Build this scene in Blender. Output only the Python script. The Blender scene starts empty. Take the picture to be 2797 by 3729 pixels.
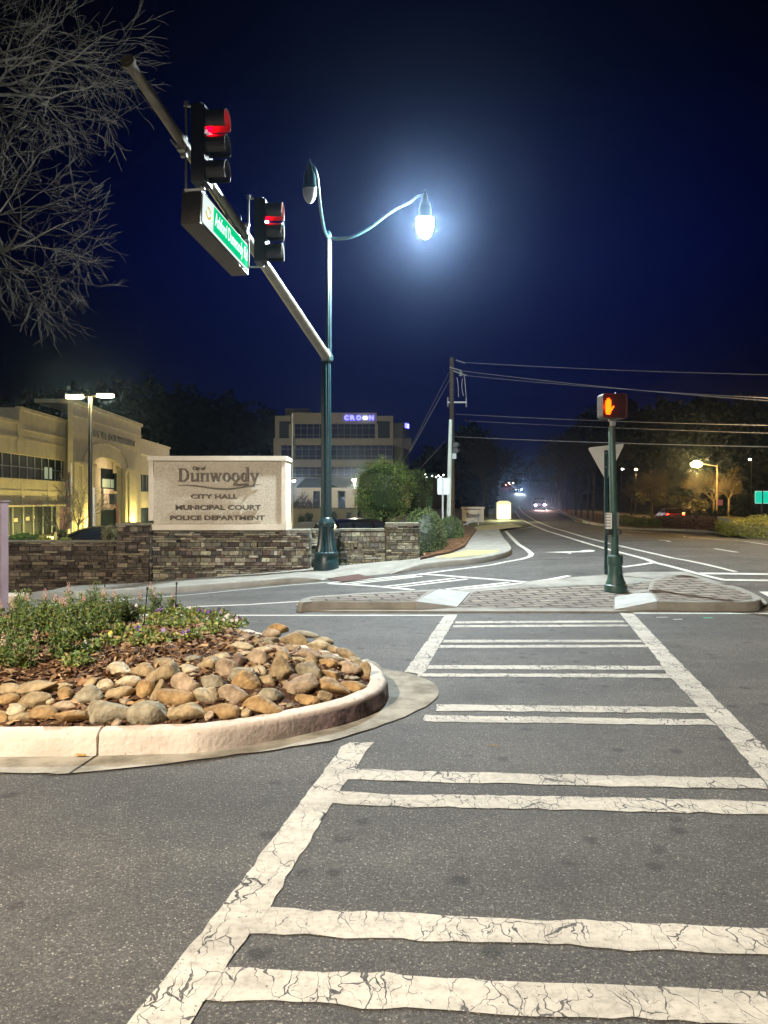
import bpy, bmesh, math, random
from mathutils import Vector, Matrix
from mathutils.geometry import tessellate_polygon
R = math.radians
sc = bpy.context.scene
col = sc.collection

# ------------------------------------------------------------------ camera
F = 2720.0; CX = 1398.5; HY = 1824.0; CH = 1.7      # focal length / centre / horizon in photo pixels, eye height
cam = bpy.data.cameras.new('camera'); cam.sensor_fit = 'VERTICAL'; cam.sensor_height = 36.0
cam.lens = F/3729*36; cam.clip_end = 6000; cam.clip_start = 0.05
co = bpy.data.objects.new('camera', cam); col.objects.link(co)
co.location = (0, 0, CH); co.rotation_euler = (R(90), 0, 0); sc.camera = co
cam.shift_y = -(1864.5-HY)/3729

# ------------------------------------------------------------------ world
w = bpy.data.worlds.new("World"); sc.world = w; w.use_nodes = True
nt = w.node_tree; bg = nt.nodes['Background']
tc = nt.nodes.new('ShaderNodeTexCoord'); sep = nt.nodes.new('ShaderNodeSeparateXYZ')
nt.links.new(tc.outputs['Generated'], sep.inputs[0])
rz = nt.nodes.new('ShaderNodeValToRGB'); nt.links.new(sep.outputs['Z'], rz.inputs[0])
e = rz.color_ramp.elements
e[0].position = 0.0; e[0].color = (0.0008, 0.0018, 0.014, 1)
e[1].position = 0.75; e[1].color = (0.0002, 0.0004, 0.0030, 1)
for p_, c_ in ((0.12, (0.0004, 0.0016, 0.026, 1)), (0.3, (0.0004, 0.0018, 0.034, 1)), (0.5, (0.0002, 0.0006, 0.008, 1))):
    k = rz.color_ramp.elements.new(p_); k.color = c_
dt = nt.nodes.new('ShaderNodeVectorMath'); dt.operation = 'DOT_PRODUCT'
nt.links.new(tc.outputs['Generated'], dt.inputs[0]); dt.inputs[1].default_value = (0.06, 0.94, 0.33)
rd = nt.nodes.new('ShaderNodeValToRGB'); nt.links.new(dt.outputs['Value'], rd.inputs[0])
rd.color_ramp.elements[0].position = 0.86; rd.color_ramp.elements[0].color = (0.10, 0.11, 0.14, 1)
rd.color_ramp.elements[1].position = 1.0; rd.color_ramp.elements[1].color = (1.35, 1.25, 1.25, 1)
rd.color_ramp.interpolation = 'EASE'
mu = nt.nodes.new('ShaderNodeVectorMath'); mu.operation = 'MULTIPLY'
nt.links.new(rz.outputs[0], mu.inputs[0]); nt.links.new(rd.outputs[0], mu.inputs[1])
nt.links.new(mu.outputs[0], bg.inputs['Color']); bg.inputs['Strength'].default_value = 1.0

sc.view_settings.view_transform = 'Standard'; sc.view_settings.look = 'None'
sc.view_settings.exposure = 0; sc.view_settings.gamma = 1
sc.cycles.use_denoising = True
try: sc.cycles.denoiser = 'OPENIMAGEDENOISE'
except Exception: pass
sc.cycles.use_light_tree = True; sc.cycles.max_bounces = 6; sc.cycles.volume_bounces = 0
sc.cycles.sample_clamp_indirect = 4.0; sc.cycles.sample_clamp_direct = 0
sc.cycles.transparent_max_bounces = 8

# ------------------------------------------------------------------ lamps' light (the fixtures are built below, each where its light is)
def light(name, kind, loc, power, colr, size=0.1, parent=None, **kw):
    l = bpy.data.lights.new(name, kind); l.energy = power; l.color = colr
    if kind in ('POINT', 'SPOT'): l.shadow_soft_size = size
    for k_, v_ in kw.items(): setattr(l, k_, v_)
    o = bpy.data.objects.new(name, l); col.objects.link(o); o.location = loc
    if parent: o.parent = parent
    return o
NEAR_LAMP = (-7.2, -2.2, 8.6)
light('near_street_lamp_light', 'SPOT', (NEAR_LAMP[0], NEAR_LAMP[1], NEAR_LAMP[2]-.35), 12600, (1.0, 0.835, 0.65), 0.12, spot_size=R(161), spot_blend=.16)
WHITE_LAMP = (0.97, 17.5, 8.05)

# ------------------------------------------------------------------ terrain
def lerp_tab(t, x):
    if x <= t[0][0]: return t[0][1]
    for (a, va), (b, vb) in zip(t, t[1:]):
        if x <= b: return va+(vb-va)*(x-a)/(b-a)
    return t[-1][1]
AT = [(-30, -.85), (-14, -.75), (-9.5, -.62), (-6, -.44), (-3, -.22), (-1.5, -.08), (1, .16), (3, .28), (8, .36), (60, .36)]
def _s(y):
    t = min(1, max(0, (y-11.5)/6.5)); return t*t*(3-2*t)
ST = [(v/2, _s(v/2)) for v in range(22, 38)]
FT = [(0, 0), (100, 0), (140, .1), (160, .8), (200, 3.4), (300, 9), (600, 14), (5000, 14)]
LT_ = [(-30, -.85), (-14, -.75), (-.5, -.75), (2.2, .25), (3, .28), (8, .36), (60, .36)]   # the car parks behind the wall lie lower
def H(x, y):
    z = lerp_tab(AT, x)
    if y > 19: z += (lerp_tab(LT_, x)-z)*min(1, (y-19)/2)
    z = z*lerp_tab(ST, y)+lerp_tab(FT, y)
    if y > 25 and x > .25*y:                                   # the far carriageway on the right lies lower than the median
        t = min(1, (x/y-.25)/.12); z -= .85*t*t*(3-2*t)*min(1, (y-25)/20)*(1 if y < 110 else max(0, 1-(y-110)/40))
    return z
def P(px, py, d): return Vector(((px-CX)/F*d, d, CH+(HY-py)/F*d))
def G(px, py, off=0.0):
    """the point of the terrain (raised by off) seen at photo pixel px, py"""
    g = lambda d: CH+(HY-py)/F*d-(H((px-CX)/F*d, d)+off)
    a = 1.0
    while a < 900 and g(a) > 0: b0 = a; a *= 1.01
    lo, hi = (b0 if a > 1.0 else 1.0), a
    for _ in range(30):
        m = (lo+hi)/2
        if g(m) > 0: lo = m
        else: hi = m
    return P(px, py, lo)

# ------------------------------------------------------------------ mesh building
class B:
    def __init__(s): s.v = []; s.f = []; s.c = []; s.cur = (1, 1, 1)
    def add(s, vs, fs):
        o = len(s.v); s.v += [tuple(p) for p in vs]; s.f += [tuple(i+o for i in f) for f in fs]
        s.c += [s.cur]*len(fs); return s
    def box(s, c, d, rz=0, M=None):
        x, y, z = d[0]/2, d[1]/2, d[2]/2
        vs = [Vector((i, j, k)) for k in (-z, z) for j in (-y, y) for i in (-x, x)]
        m = M if M is not None else Matrix.Rotation(rz, 3, 'Z'); c = Vector(c)
        return s.add([m @ v+c for v in vs], [(0, 2, 3, 1), (4, 5, 7, 6), (0, 1, 5, 4), (2, 6, 7, 3), (0, 4, 6, 2), (1, 3, 7, 5)])
    def tube(s, pts, rad, n=8, cap=True):
        pts = [Vector(p) for p in pts]
        if not hasattr(rad, '__len__'): rad = [rad]*len(pts)
        vs = []; up = None
        for i, p in enumerate(pts):
            t = (pts[min(i+1, len(pts)-1)]-pts[max(i-1, 0)])
            t = t.normalized() if t.length > 1e-9 else Vector((0, 0, 1))
            if up is None: up = Vector((0, 0, 1)) if abs(t.z) < .9 else Vector((1, 0, 0))
            a = t.cross(up)
            if a.length < 1e-6: a = t.orthogonal()
            a.normalize(); b = a.cross(t).normalized(); up = b
            for k in range(n):
                an = 2*math.pi*k/n; vs.append(p+(a*math.cos(an)+b*math.sin(an))*rad[i])
        fs = []
        for i in range(len(pts)-1):
            for k in range(n): fs.append((i*n+k, i*n+(k+1) % n, (i+1)*n+(k+1) % n, (i+1)*n+k))
        if cap: fs.append(tuple(range(n))[::-1]); fs.append(tuple((len(pts)-1)*n+k for k in range(n)))
        return s.add(vs, fs)
    def lathe(s, prof, c=(0, 0, 0), n=24, flute=None, nf=12, M=None):
        vs = []; fs = []; c = Vector(c)
        for i, (r, z) in enumerate(prof):
            fl = flute[i] if flute else 0
            for k in range(n):
                an = 2*math.pi*k/n; rr = r*(1-fl*(.5-.5*math.cos(an*nf)))
                p = Vector((rr*math.cos(an), rr*math.sin(an), z))
                vs.append((M @ p if M is not None else p)+c)
        for i in range(len(prof)-1):
            for k in range(n): fs.append((i*n+k, i*n+(k+1) % n, (i+1)*n+(k+1) % n, (i+1)*n+k))
        fs.append(tuple(range(n))[::-1]); fs.append(tuple((len(prof)-1)*n+k for k in range(n)))
        return s.add(vs, fs)
    def prism(s, poly, ax, M=None):
        """poly: 3d points; ax: extrusion vector"""
        n = len(poly); ax = Vector(ax); a = [Vector(p) for p in poly]
        return s.add(a+[p+ax for p in a], [tuple(range(n)), tuple(range(n, 2*n))[::-1]]+[(i, n+i, n+(i+1) % n, (i+1) % n) for i in range(n)])
    def blob(s, c, r, seed=0, amp=.12, sub=2, M=None, pw=1.0):
        vs, fs = ICO[sub]; rn = random.Random(seed); ph = [rn.uniform(0, 6.28) for _ in range(9)]; c = Vector(c); out = []
        for v in vs:
            k = 1+amp*(math.sin(v.x*2.3+ph[0])*math.sin(v.y*2.1+ph[1])+.6*math.sin(v.z*3.1+ph[2]+v.x*2)+.35*math.sin(v.y*5+ph[3]+v.z*4))
            u = Vector([math.copysign(abs(q)**pw, q) for q in v])*k
            p = Vector((u.x*r[0], u.y*r[1], u.z*r[2]))
            out.append((M @ p if M is not None else p)+c)
        return s.add(out, fs)
    def rock(s, r, seed, M):
        vs, fs = ICO[3]; rn = random.Random(seed); ph = [rn.uniform(0, 6.28) for _ in range(6)]; out = []
        cuts = [(Vector((rn.gauss(0, 1), rn.gauss(0, 1), rn.gauss(0, 1))).normalized(), rn.uniform(.54, .84)) for _ in range(rn.randint(6, 11))]
        for v in vs:
            u = v*(1+.07*math.sin(v.x*2.7+ph[0]+v.y*2)+.05*math.sin(v.z*4+ph[1])+.025*math.sin(v.x*7+ph[2])*math.sin(v.y*7+ph[3]))
            for n, h in cuts:
                q = u.dot(n)
                if q > h: u = u-n*(q-h)*.88
            p = Vector((u.x*r[0], u.y*r[1], u.z*r[2])); out.append(M @ p)
        return s.add(out, fs)
    def leaf(s, c, sz, rn, asp=.5, up=0.0):
        d = Vector((rn.gauss(0, 1), rn.gauss(0, 1), rn.gauss(0, 1)+up)).normalized()
        t = d.orthogonal().normalized(); t = Matrix.Rotation(rn.uniform(0, 6.28), 3, d) @ t
        n_ = d.cross(t); c = Vector(c)
        return s.add([c, c+d*sz*.5+t*sz*asp*.5+n_*sz*.08, c+d*sz, c+d*sz*.5-t*sz*asp*.5+n_*sz*.08], [(0, 1, 2, 3)])
    def text(s, txt, size, org, xd, yd, ext=.01, bold=.0, align='LEFT', fit=None, shear=0, rag=1):
        cu = bpy.data.curves.new('t', 'FONT'); cu.body = txt; cu.size = 1; cu.offset = bold; cu.extrude = .5
        cu.align_x = align; cu.resolution_u = 3; cu.shear = shear
        o = bpy.data.objects.new('t', cu); me = o.to_mesh()
        xd = Vector(xd).normalized(); yd = Vector(yd).normalized(); nd = xd.cross(yd); org = Vector(org)
        xs = [v.co.x for v in me.vertices]; w0 = max(xs)-min(xs) if xs else 1; x0 = min(xs)
        sx = (fit/w0) if fit else size
        vs = [org+xd*((v.co.x-(x0 if fit else 0))*sx)+yd*(v.co.y*size)+nd*((v.co.z+.5)*ext) for v in me.vertices]
        s.add(vs, [tuple(p.vertices) for p in me.polygons]); o.to_mesh_clear(); bpy.data.objects.remove(o); bpy.data.curves.remove(cu)
        return s
ICO = {}
for _k in (1, 2, 3):
    _b = bmesh.new(); bmesh.ops.create_icosphere(_b, subdivisions=_k, radius=1)
    ICO[_k] = ([v.co.copy() for v in _b.verts], [tuple(v.index for v in f.verts) for f in _b.faces]); _b.free()

def link(name, b, mat, parent=None, world=True, smooth=False):
    me = bpy.data.meshes.new(name)
    off = Vector((0, 0, 0))
    if parent is not None and world:
        q = parent
        while q is not None: off += q.location; q = q.parent
    me.from_pydata([(v[0]-off.x, v[1]-off.y, v[2]-off.z) for v in b.v], [], b.f)
    if any(c != (1, 1, 1) for c in b.c):
        at = me.color_attributes.new('Col', 'FLOAT_COLOR', 'CORNER'); i = 0
        for f, c in zip(b.f, b.c):
            for _ in f: at.data[i].color = (c[0], c[1], c[2], 1); i += 1
    me.materials.append(mat)
    if smooth:
        me.polygons.foreach_set('use_smooth', [True]*len(me.polygons))
        if smooth != 1:
            bm = bmesh.new(); bm.from_mesh(me)
            for ed in bm.edges:
                if len(ed.link_faces) == 2 and ed.calc_face_angle(0) > R(smooth): ed.smooth = False
            bm.to_mesh(me); bm.free()
    me.update()
    o = bpy.data.objects.new(name, me); col.objects.link(o)
    if parent is not None: o.parent = parent
    return o
def tag(o, label=None, cat=None, group=None, kind=None):
    if label: o['label'] = label
    if cat: o['category'] = cat
    if group: o['group'] = group
    if kind: o['kind'] = kind
    return o
def thing(name, loc, label, cat, group=None, rot=(0, 0, 0)):
    o = bpy.data.objects.new(name, None); col.objects.link(o); o.location = loc; o.rotation_euler = rot
    o.empty_display_size = .2
    return tag(o, label, cat, group)
def copy_tree(o, parent=None):
    c = o.copy(); col.objects.link(c)
    if parent is not None: c.parent = parent
    for ch in [k for k in col.objects if k.parent == o]: copy_tree(ch, c)
    return c
def struct(name, b, mat, **k):
    o = link(name, b, mat, **k); o['kind'] = 'structure'; return o

def sheet(pts, off, maxl=1.0, skirt=None):
    """flat area following the terrain; skirt = depth of a side wall"""
    b = B(); bm = bmesh.new()
    vs = [bm.verts.new((p[0], p[1], 0)) for p in pts]
    tri = tessellate_polygon([[Vector((p[0], p[1], 0)) for p in pts]])
    for t in tri:
        try: bm.faces.new([vs[i] for i in t])
        except ValueError: pass
    for _ in range(7):
        L = lambda ed: max(maxl, .05*abs(ed.verts[0].co.y))
        es = [ed for ed in bm.edges if ed.calc_length() > L(ed)]
        if not es: break
        bmesh.ops.subdivide_edges(bm, edges=es, cuts=1); bmesh.ops.triangulate(bm, faces=bm.faces[:])
    bmesh.ops.recalc_face_normals(bm, faces=bm.faces[:])
    if bm.faces and sum(f.normal.z for f in bm.faces) < 0: bmesh.ops.reverse_faces(bm, faces=bm.faces[:])
    bm.verts.index_update()
    b.add([(v.co.x, v.co.y, H(v.co.x, v.co.y)+off) for v in bm.verts], [tuple(v.index for v in f.verts) for f in bm.faces])
    if skirt:
        for ed in bm.edges:
            if len(ed.link_faces) == 1:
                a, c = [v.co for v in ed.verts]
                q = [(a.x, a.y, H(a.x, a.y)+off), (c.x, c.y, H(c.x, c.y)+off), (c.x, c.y, H(c.x, c.y)+off-skirt), (a.x, a.y, H(a.x, a.y)+off-skirt)]
                b.add(q, [(0, 1, 2, 3)])
    bm.free(); return b
def gp(l, off=0): return [G(x, y, off) for x, y in l]
def smooth_line(pts, n=4):
    out = []; m = len(pts)
    for i in range(m-1):
        p0, p1, p2, p3 = pts[max(i-1, 0)], pts[i], pts[i+1], pts[min(i+2, m-1)]
        for k in range(n):
            t = k/n
            out.append(.5*((2*p1)+(p2-p0)*t+(2*p0-5*p1+4*p2-p3)*t*t+(3*p1-p0-3*p2+p3)*t*t*t))
    return out+[pts[-1]]
def resamp(pts, st):
    out = [pts[0]]
    for a, c in zip(pts, pts[1:]):
        n = max(1, int((c-a).length/st))
        out += [a.lerp(c, (k+1)/n) for k in range(n)]
    return out
def ribbon(pts, wd, off):
    pts = [Vector((p[0], p[1], 0)) for p in pts]; st = .4
    q = [pts[0]]
    for a, c in zip(pts, pts[1:]):
        n = max(1, int((c-a).length/max(st, a.y*.03))); q += [a.lerp(c, (k+1)/n) for k in range(n)]
    b = B(); vs = []
    for i, p in enumerate(q):
        t = (q[min(i+1, len(q)-1)]-q[max(i-1, 0)]).normalized(); nrm = Vector((-t.y, t.x, 0))*wd/2
        for u in (p+nrm, p-nrm): vs.append((u.x, u.y, H(u.x, u.y)+off+max(0, u.y-20)*.0006))
    b.add(vs, [(2*i, 2*i+1, 2*i+3, 2*i+2) for i in range(len(q)-1)])
    return b

# ------------------------------------------------------------------ materials
def mat(name, c, rough=.7, c2=None, sc_=5.0, bump=0, bsc=None, metal=0, emit=None, es=0, vcol=False, detail=6, spec=.5, pos=False, thr=None):
    m = bpy.data.materials.new(name); m.use_nodes = True; t = m.node_tree; bs = t.nodes['Principled BSDF']
    bs.inputs['Roughness'].default_value = rough; bs.inputs['Metallic'].default_value = metal
    bs.inputs['Specular IOR Level'].default_value = spec
    bs.inputs['Base Color'].default_value = (*c, 1)
    src = t.nodes.new('ShaderNodeNewGeometry').outputs['Position'] if pos else t.nodes.new('ShaderNodeTexCoord').outputs['Object']
    outc = None
    if c2 is not None:
        nz = t.nodes.new('ShaderNodeTexNoise'); nz.inputs['Scale'].default_value = sc_; nz.inputs['Detail'].default_value = detail
        nz.inputs['Roughness'].default_value = .65; t.links.new(src, nz.inputs['Vector'])
        rp = t.nodes.new('ShaderNodeValToRGB'); rp.color_ramp.elements[0].position = thr[0] if thr else .35; rp.color_ramp.elements[1].position = thr[1] if thr else .65
        rp.color_ramp.elements[0].color = (*c, 1); rp.color_ramp.elements[1].color = (*c2, 1)
        t.links.new(nz.outputs['Fac'], rp.inputs[0]); outc = rp.outputs[0]
    if vcol:
        a = t.nodes.new('ShaderNodeVertexColor'); a.layer_name = 'Col'
        if outc is not None:
            mx = t.nodes.new('ShaderNodeVectorMath'); mx.operation = 'MULTIPLY'
            t.links.new(outc, mx.inputs[0]); t.links.new(a.outputs[0], mx.inputs[1]); outc = mx.outputs[0]
        else: outc = a.outputs[0]
    if outc is not None: t.links.new(outc, bs.inputs['Base Color'])
    if bump:
        nb = t.nodes.new('ShaderNodeTexNoise'); nb.inputs['Scale'].default_value = bsc or sc_*3; nb.inputs['Detail'].default_value = 5
        t.links.new(src, nb.inputs['Vector']); bp = t.nodes.new('ShaderNodeBump'); bp.inputs['Strength'].default_value = bump
        bp.inputs['Distance'].default_value = .02; t.links.new(nb.outputs['Fac'], bp.inputs['Height']); t.links.new(bp.outputs[0], bs.inputs['Normal'])
    if emit is not None:
        bs.inputs['Emission Color'].default_value = (*emit, 1); bs.inputs['Emission Strength'].default_value = es
    return m
def N(t, kind, **k):
    n = t.nodes.new(kind)
    for a, v in k.items():
        if a in ('operation', 'feature', 'blend_type', 'data_type', 'distance'): setattr(n, a, v)
        else: n.inputs[a.replace('_', ' ')].default_value = v
    return n
def asphalt_nodes(t):
    L = t.links.new; pos = t.nodes.new('ShaderNodeNewGeometry').outputs['Position']
    def noise(s, d=4, r=.6):
        n = N(t, 'ShaderNodeTexNoise', Scale=s, Detail=d, Roughness=r); L(pos, n.inputs['Vector']); return n.outputs['Fac']
    def ramp(src, pts):
        r = t.nodes.new('ShaderNodeValToRGB'); r.color_ramp.elements[0].position = pts[0][0]; r.color_ramp.elements[1].position = pts[-1][0]
        r.color_ramp.elements[0].color = (*pts[0][1], 1); r.color_ramp.elements[1].color = (*pts[-1][1], 1)
        for p_, c_ in pts[1:-1]:
            k = r.color_ramp.elements.new(p_); k.color = (*c_, 1)
        L(src, r.inputs[0]); return r.outputs[0]
    def mul(a, b_):
        m = t.nodes.new('ShaderNodeVectorMath'); m.operation = 'MULTIPLY'; L(a, m.inputs[0]); L(b_, m.inputs[1]); return m.outputs[0]
    # aggregate: cell colour, fine speckle, broad mottling, dark spots
    v = t.nodes.new('ShaderNodeTexVoronoi'); v.inputs['Scale'].default_value = 165; L(pos, v.inputs['Vector'])
    sp = t.nodes.new('ShaderNodeSeparateColor'); L(v.outputs['Color'], sp.inputs[0])
    cells = ramp(sp.outputs[0], [(0, (.052, .053, .053)), (.4, (.078, .079, .078)), (.84, (.108, .107, .103)), (.96, (.18, .175, .165)), (1.0, (.40, .39, .36))])
    fine = ramp(noise(55, 6, .75), [(.30, (.45, .45, .45)), (.5, (.95, .95, .95)), (.72, (1.7, 1.65, 1.6))])
    broad = ramp(noise(1.1, 5), [(.3, (.80, .80, .80)), (.7, (1.22, 1.2, 1.16))])
    mid = ramp(noise(7, 3), [(.3, (.86, .86, .86)), (.7, (1.15, 1.14, 1.13))])
    v2 = t.nodes.new('ShaderNodeTexVoronoi'); v2.inputs['Scale'].default_value = 3.3; L(pos, v2.inputs['Vector'])
    w_ = N(t, 'ShaderNodeMath', operation='ADD'); L(v2.outputs['Distance'], w_.inputs[0])
    w2 = N(t, 'ShaderNodeMath', operation='MULTIPLY'); L(noise(18, 3), w2.inputs[0]); w2.inputs[1].default_value = .22; L(w2.outputs[0], w_.inputs[1])
    spots = ramp(w_.outputs[0], [(.21, (.45, .45, .46)), (.30, (1, 1, 1))])
    v3 = t.nodes.new('ShaderNodeTexVoronoi'); v3.inputs['Scale'].default_value = .9; L(pos, v3.inputs['Vector'])
    w3 = N(t, 'ShaderNodeMath', operation='ADD'); L(v3.outputs['Distance'], w3.inputs[0]); L(w2.outputs[0], w3.inputs[1])
    big = ramp(w3.outputs[0], [(.20, (.70, .70, .70)), (.36, (1, 1, 1))])
    tr = t.nodes.new('ShaderNodeMapping'); tr.inputs['Scale'].default_value = (.28, 1.3, 1); L(pos, tr.inputs['Vector'])
    nt2 = N(t, 'ShaderNodeTexNoise', Scale=1.0, Detail=3.0); L(tr.outputs[0], nt2.inputs['Vector']); tracks = ramp(nt2.outputs['Fac'], [(.38, (.84, .84, .85)), (.6, (1.12, 1.11, 1.09))])
    c = mul(mul(mul(mul(mul(mul(cells, fine), broad), mid), spots), big), tracks)
    bp = t.nodes.new('ShaderNodeBump'); bp.inputs['Strength'].default_value = .8; bp.inputs['Distance'].default_value = .006
    ad = N(t, 'ShaderNodeMath', operation='ADD'); L(noise(90, 4, .7), ad.inputs[0]); L(v.outputs['Distance'], ad.inputs[1]); L(ad.outputs[0], bp.inputs['Height'])
    return c, bp.outputs[0], pos, noise, ramp, mul
def asphalt_mat():
    m = bpy.data.materials.new('asphalt'); m.use_nodes = True; t = m.node_tree; bs = t.nodes['Principled BSDF']
    c, n, *_ = asphalt_nodes(t); t.links.new(c, bs.inputs['Base Color']); t.links.new(n, bs.inputs['Normal'])
    bs.inputs['Roughness'].default_value = .70; bs.inputs['Specular IOR Level'].default_value = .5
    return m
def paint_mat(name, crack=1.0):
    m = bpy.data.materials.new(name); m.use_nodes = True; t = m.node_tree; bs = t.nodes['Principled BSDF']; L = t.links.new
    c, n, pos, noise, ramp, mul = asphalt_nodes(t)
    wv = N(t, 'ShaderNodeTexNoise', Scale=7.0, Detail=3.0); L(pos, wv.inputs['Vector'])
    sb = t.nodes.new('ShaderNodeVectorMath'); sb.operation = 'MULTIPLY_ADD'; L(wv.outputs['Color'], sb.inputs[0]); sb.inputs[1].default_value = (.16, .16, 0); L(pos, sb.inputs[2])
    def cracks(scale, lo, hi, sx):
        mp = t.nodes.new('ShaderNodeMapping'); mp.inputs['Scale'].default_value = (sx, 1, 1); L(sb.outputs[0], mp.inputs['Vector'])
        v = t.nodes.new('ShaderNodeTexVoronoi'); v.feature = 'DISTANCE_TO_EDGE'; v.inputs['Scale'].default_value = scale; L(mp.outputs[0], v.inputs['Vector'])
        # width of the crack varies from place to place
        mm = N(t, 'ShaderNodeMath', operation='MULTIPLY_ADD'); L(noise(3.2, 4), mm.inputs[0]); mm.inputs[1].default_value = -hi*1.2; mm.inputs[2].default_value = lo+hi*.68
        gt = N(t, 'ShaderNodeMath', operation='GREATER_THAN'); L(v.outputs['Distance'], gt.inputs[0]); L(mm.outputs[0], gt.inputs[1]); return gt.outputs[0]
    k1 = cracks(4.2, .006, .085*crack, 2.7); k2 = cracks(9.5, -.014, .15*crack, 2.0)
    k = N(t, 'ShaderNodeMath', operation='MULTIPLY'); L(k1, k.inputs[0]); L(k2, k.inputs[1])
    pit = N(t, 'ShaderNodeMath', operation='LESS_THAN'); L(noise(60, 5, .7), pit.inputs[0]); pit.inputs[1].default_value = .645
    k_ = N(t, 'ShaderNodeMath', operation='MULTIPLY'); L(k.outputs[0], k_.inputs[0]); L(pit.outputs[0], k_.inputs[1])
    pc = mul(ramp(noise(2.5, 5), [(.3, (.50, .48, .43)), (.7, (.64, .62, .56))]), ramp(noise(24, 8, .75), [(.32, (.66, .65, .63)), (.52, (1.0, 1.0, 1.0)), (.7, (1.06, 1.06, 1.06))]))
    tk = t.nodes.new('ShaderNodeMapping'); tk.inputs['Scale'].default_value = (.9, 4.5, 1); tk.inputs['Rotation'].default_value = (0, 0, R(8)); L(pos, tk.inputs['Vector'])
    tn = N(t, 'ShaderNodeTexNoise', Scale=1.0, Detail=6.0, Roughness=.7); L(tk.outputs[0], tn.inputs['Vector']); pc = mul(pc, ramp(tn.outputs['Fac'], [(.34, (.74, .73, .71)), (.55, (1.03, 1.02, 1.0))]))
    mx = t.nodes.new('ShaderNodeMix'); mx.data_type = 'RGBA'; L(k_.outputs[0], mx.inputs['Factor']); L(c, mx.inputs['A']); L(pc, mx.inputs['B'])
    L(mx.outputs['Result'], bs.inputs['Base Color']); bs.inputs['Roughness'].default_value = .75
    b2 = t.nodes.new('ShaderNodeBump'); b2.inputs['Strength'].default_value = .5; b2.inputs['Distance'].default_value = .01; L(k_.outputs[0], b2.inputs['Height'])
    L(b2.outputs[0], bs.inputs['Normal'])
    return m
M = {}
M['asphalt'] = asphalt_mat()
M['paint'] = paint_mat('worn_road_paint', 1.0)
M['paint_far'] = mat('road_paint', (.55, .54, .48), .7, (.70, .69, .62), 3, .2, 40, pos=True)
M['concrete'] = mat('concrete', (.22, .21, .185), .85, (.34, .33, .29), 2.2, .35, 60, pos=True)
M['concrete_pale'] = mat('pale_concrete', (.36, .37, .36), .85, (.46, .47, .46), 3, .3, 60, pos=True)
M['concrete_lit_yellow'] = mat('yellow_lit_concrete', (.36, .32, .15), .85, (.46, .41, .21), 2, .3, 50, pos=True)  # yellow lamplight put into the concrete colour
M['soil'] = mat('soil', (.035, .03, .018), .95, (.03, .045, .015), 1.2, .5, 12, pos=True)
M['grass'] = mat('grass', (.03, .05, .015), .95, (.08, .075, .03), 2.5, .8, 30, pos=True)
M['straw'] = mat('pine_straw', (.075, .038, .02), .95, (.15, .08, .04), 9, .9, 60, pos=True)
M['green_metal'] = mat('dark_green_painted_metal', (.010, .034, .041), .36, (.015, .046, .053), 4, .1, 60, spec=.6)
M['pole_green'] = mat('weathered_teal_paint', (.028, .072, .064), .45, (.036, .090, .078), 4, .1, 60)
M['arm_metal'] = mat('weathered_grey_metal', (.20, .18, .14), .45, (.28, .26, .21), 5, .15, 40, metal=.35)
M['black'] = mat('black_plastic', (.012, .014, .016), .5)
M['dark_housing'] = mat('dark_signal_housing', (.018, .024, .026), .45)
M['steel'] = mat('galvanised_steel', (.42, .43, .43), .4, (.55, .56, .56), 8, .1, 40, metal=.5)
M['alu'] = mat('sign_back_aluminium', (.46, .47, .45), .6, (.56, .57, .55), 3, .05)
M['white_plate'] = mat('white_sign_face', (.72, .74, .74), .5)
M['stucco'] = mat('beige_stucco', (.40, .34, .25), .9, (.50, .43, .32), 1.5, .2, 40)
M['cream'] = mat('cream_stone', (.66, .59, .48), .85, (.76, .69, .57), 3, .25, 30)
M['panel'] = mat('speckled_sign_panel', (.42, .385, .31), .9, (.66, .60, .49), 28, .5, 60, detail=8)
M['letter'] = mat('bronze_lettering', (.06, .045, .03), .6, (.12, .09, .06), 20)
M['ledgestone'] = mat('ledgestone', (.55, .55, .55), .9, (1.15, 1.12, 1.05), 14, .8, 45, vcol=True)
M['mortar'] = mat('mortar', (.018, .017, .015), .95)
M['capstone'] = mat('capstone', (.12, .115, .09), .9, (.26, .25, .19), 6, .5, 30)
M['glass_dark'] = mat('dark_window_glass', (.006, .010, .016), .6, spec=.12)
M['glass_blue'] = mat('blue_window_glass', (.012, .014, .05), .15, (.02, .022, .09), .15, spec=.8)
M['mullion'] = mat('window_mullion', (.25, .26, .26), .6)
M['leaf'] = mat('leaf_green', (.8, .8, .8), .55, (1.15, 1.15, 1.1), 1.5, vcol=True)
M['bark'] = mat('bark', (.065, .056, .044), .95, (.12, .105, .082), 12, .6, 30)
M['bark_dark'] = mat('dark_bark', (.022, .018, .014), 1, (.04, .033, .026), 8, spec=.05)
M['wood_leaf'] = mat('distant_foliage', (.8, .8, .8), 1, (1.15, 1.15, 1.1), .4, vcol=True, spec=.0)
M['chips'] = mat('bark_chips', (.85, .85, .85), .9, (1.2, 1.2, 1.2), 20, vcol=True)
M['stone'] = mat('river_stone', (.50, .46, .38), .8, (1.22, 1.2, 1.14), 9, .7, 30, vcol=True, detail=9)
M['flower'] = mat('petals', (1, 1, 1), .6, (.9, .9, .9), 8, vcol=True)
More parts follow.
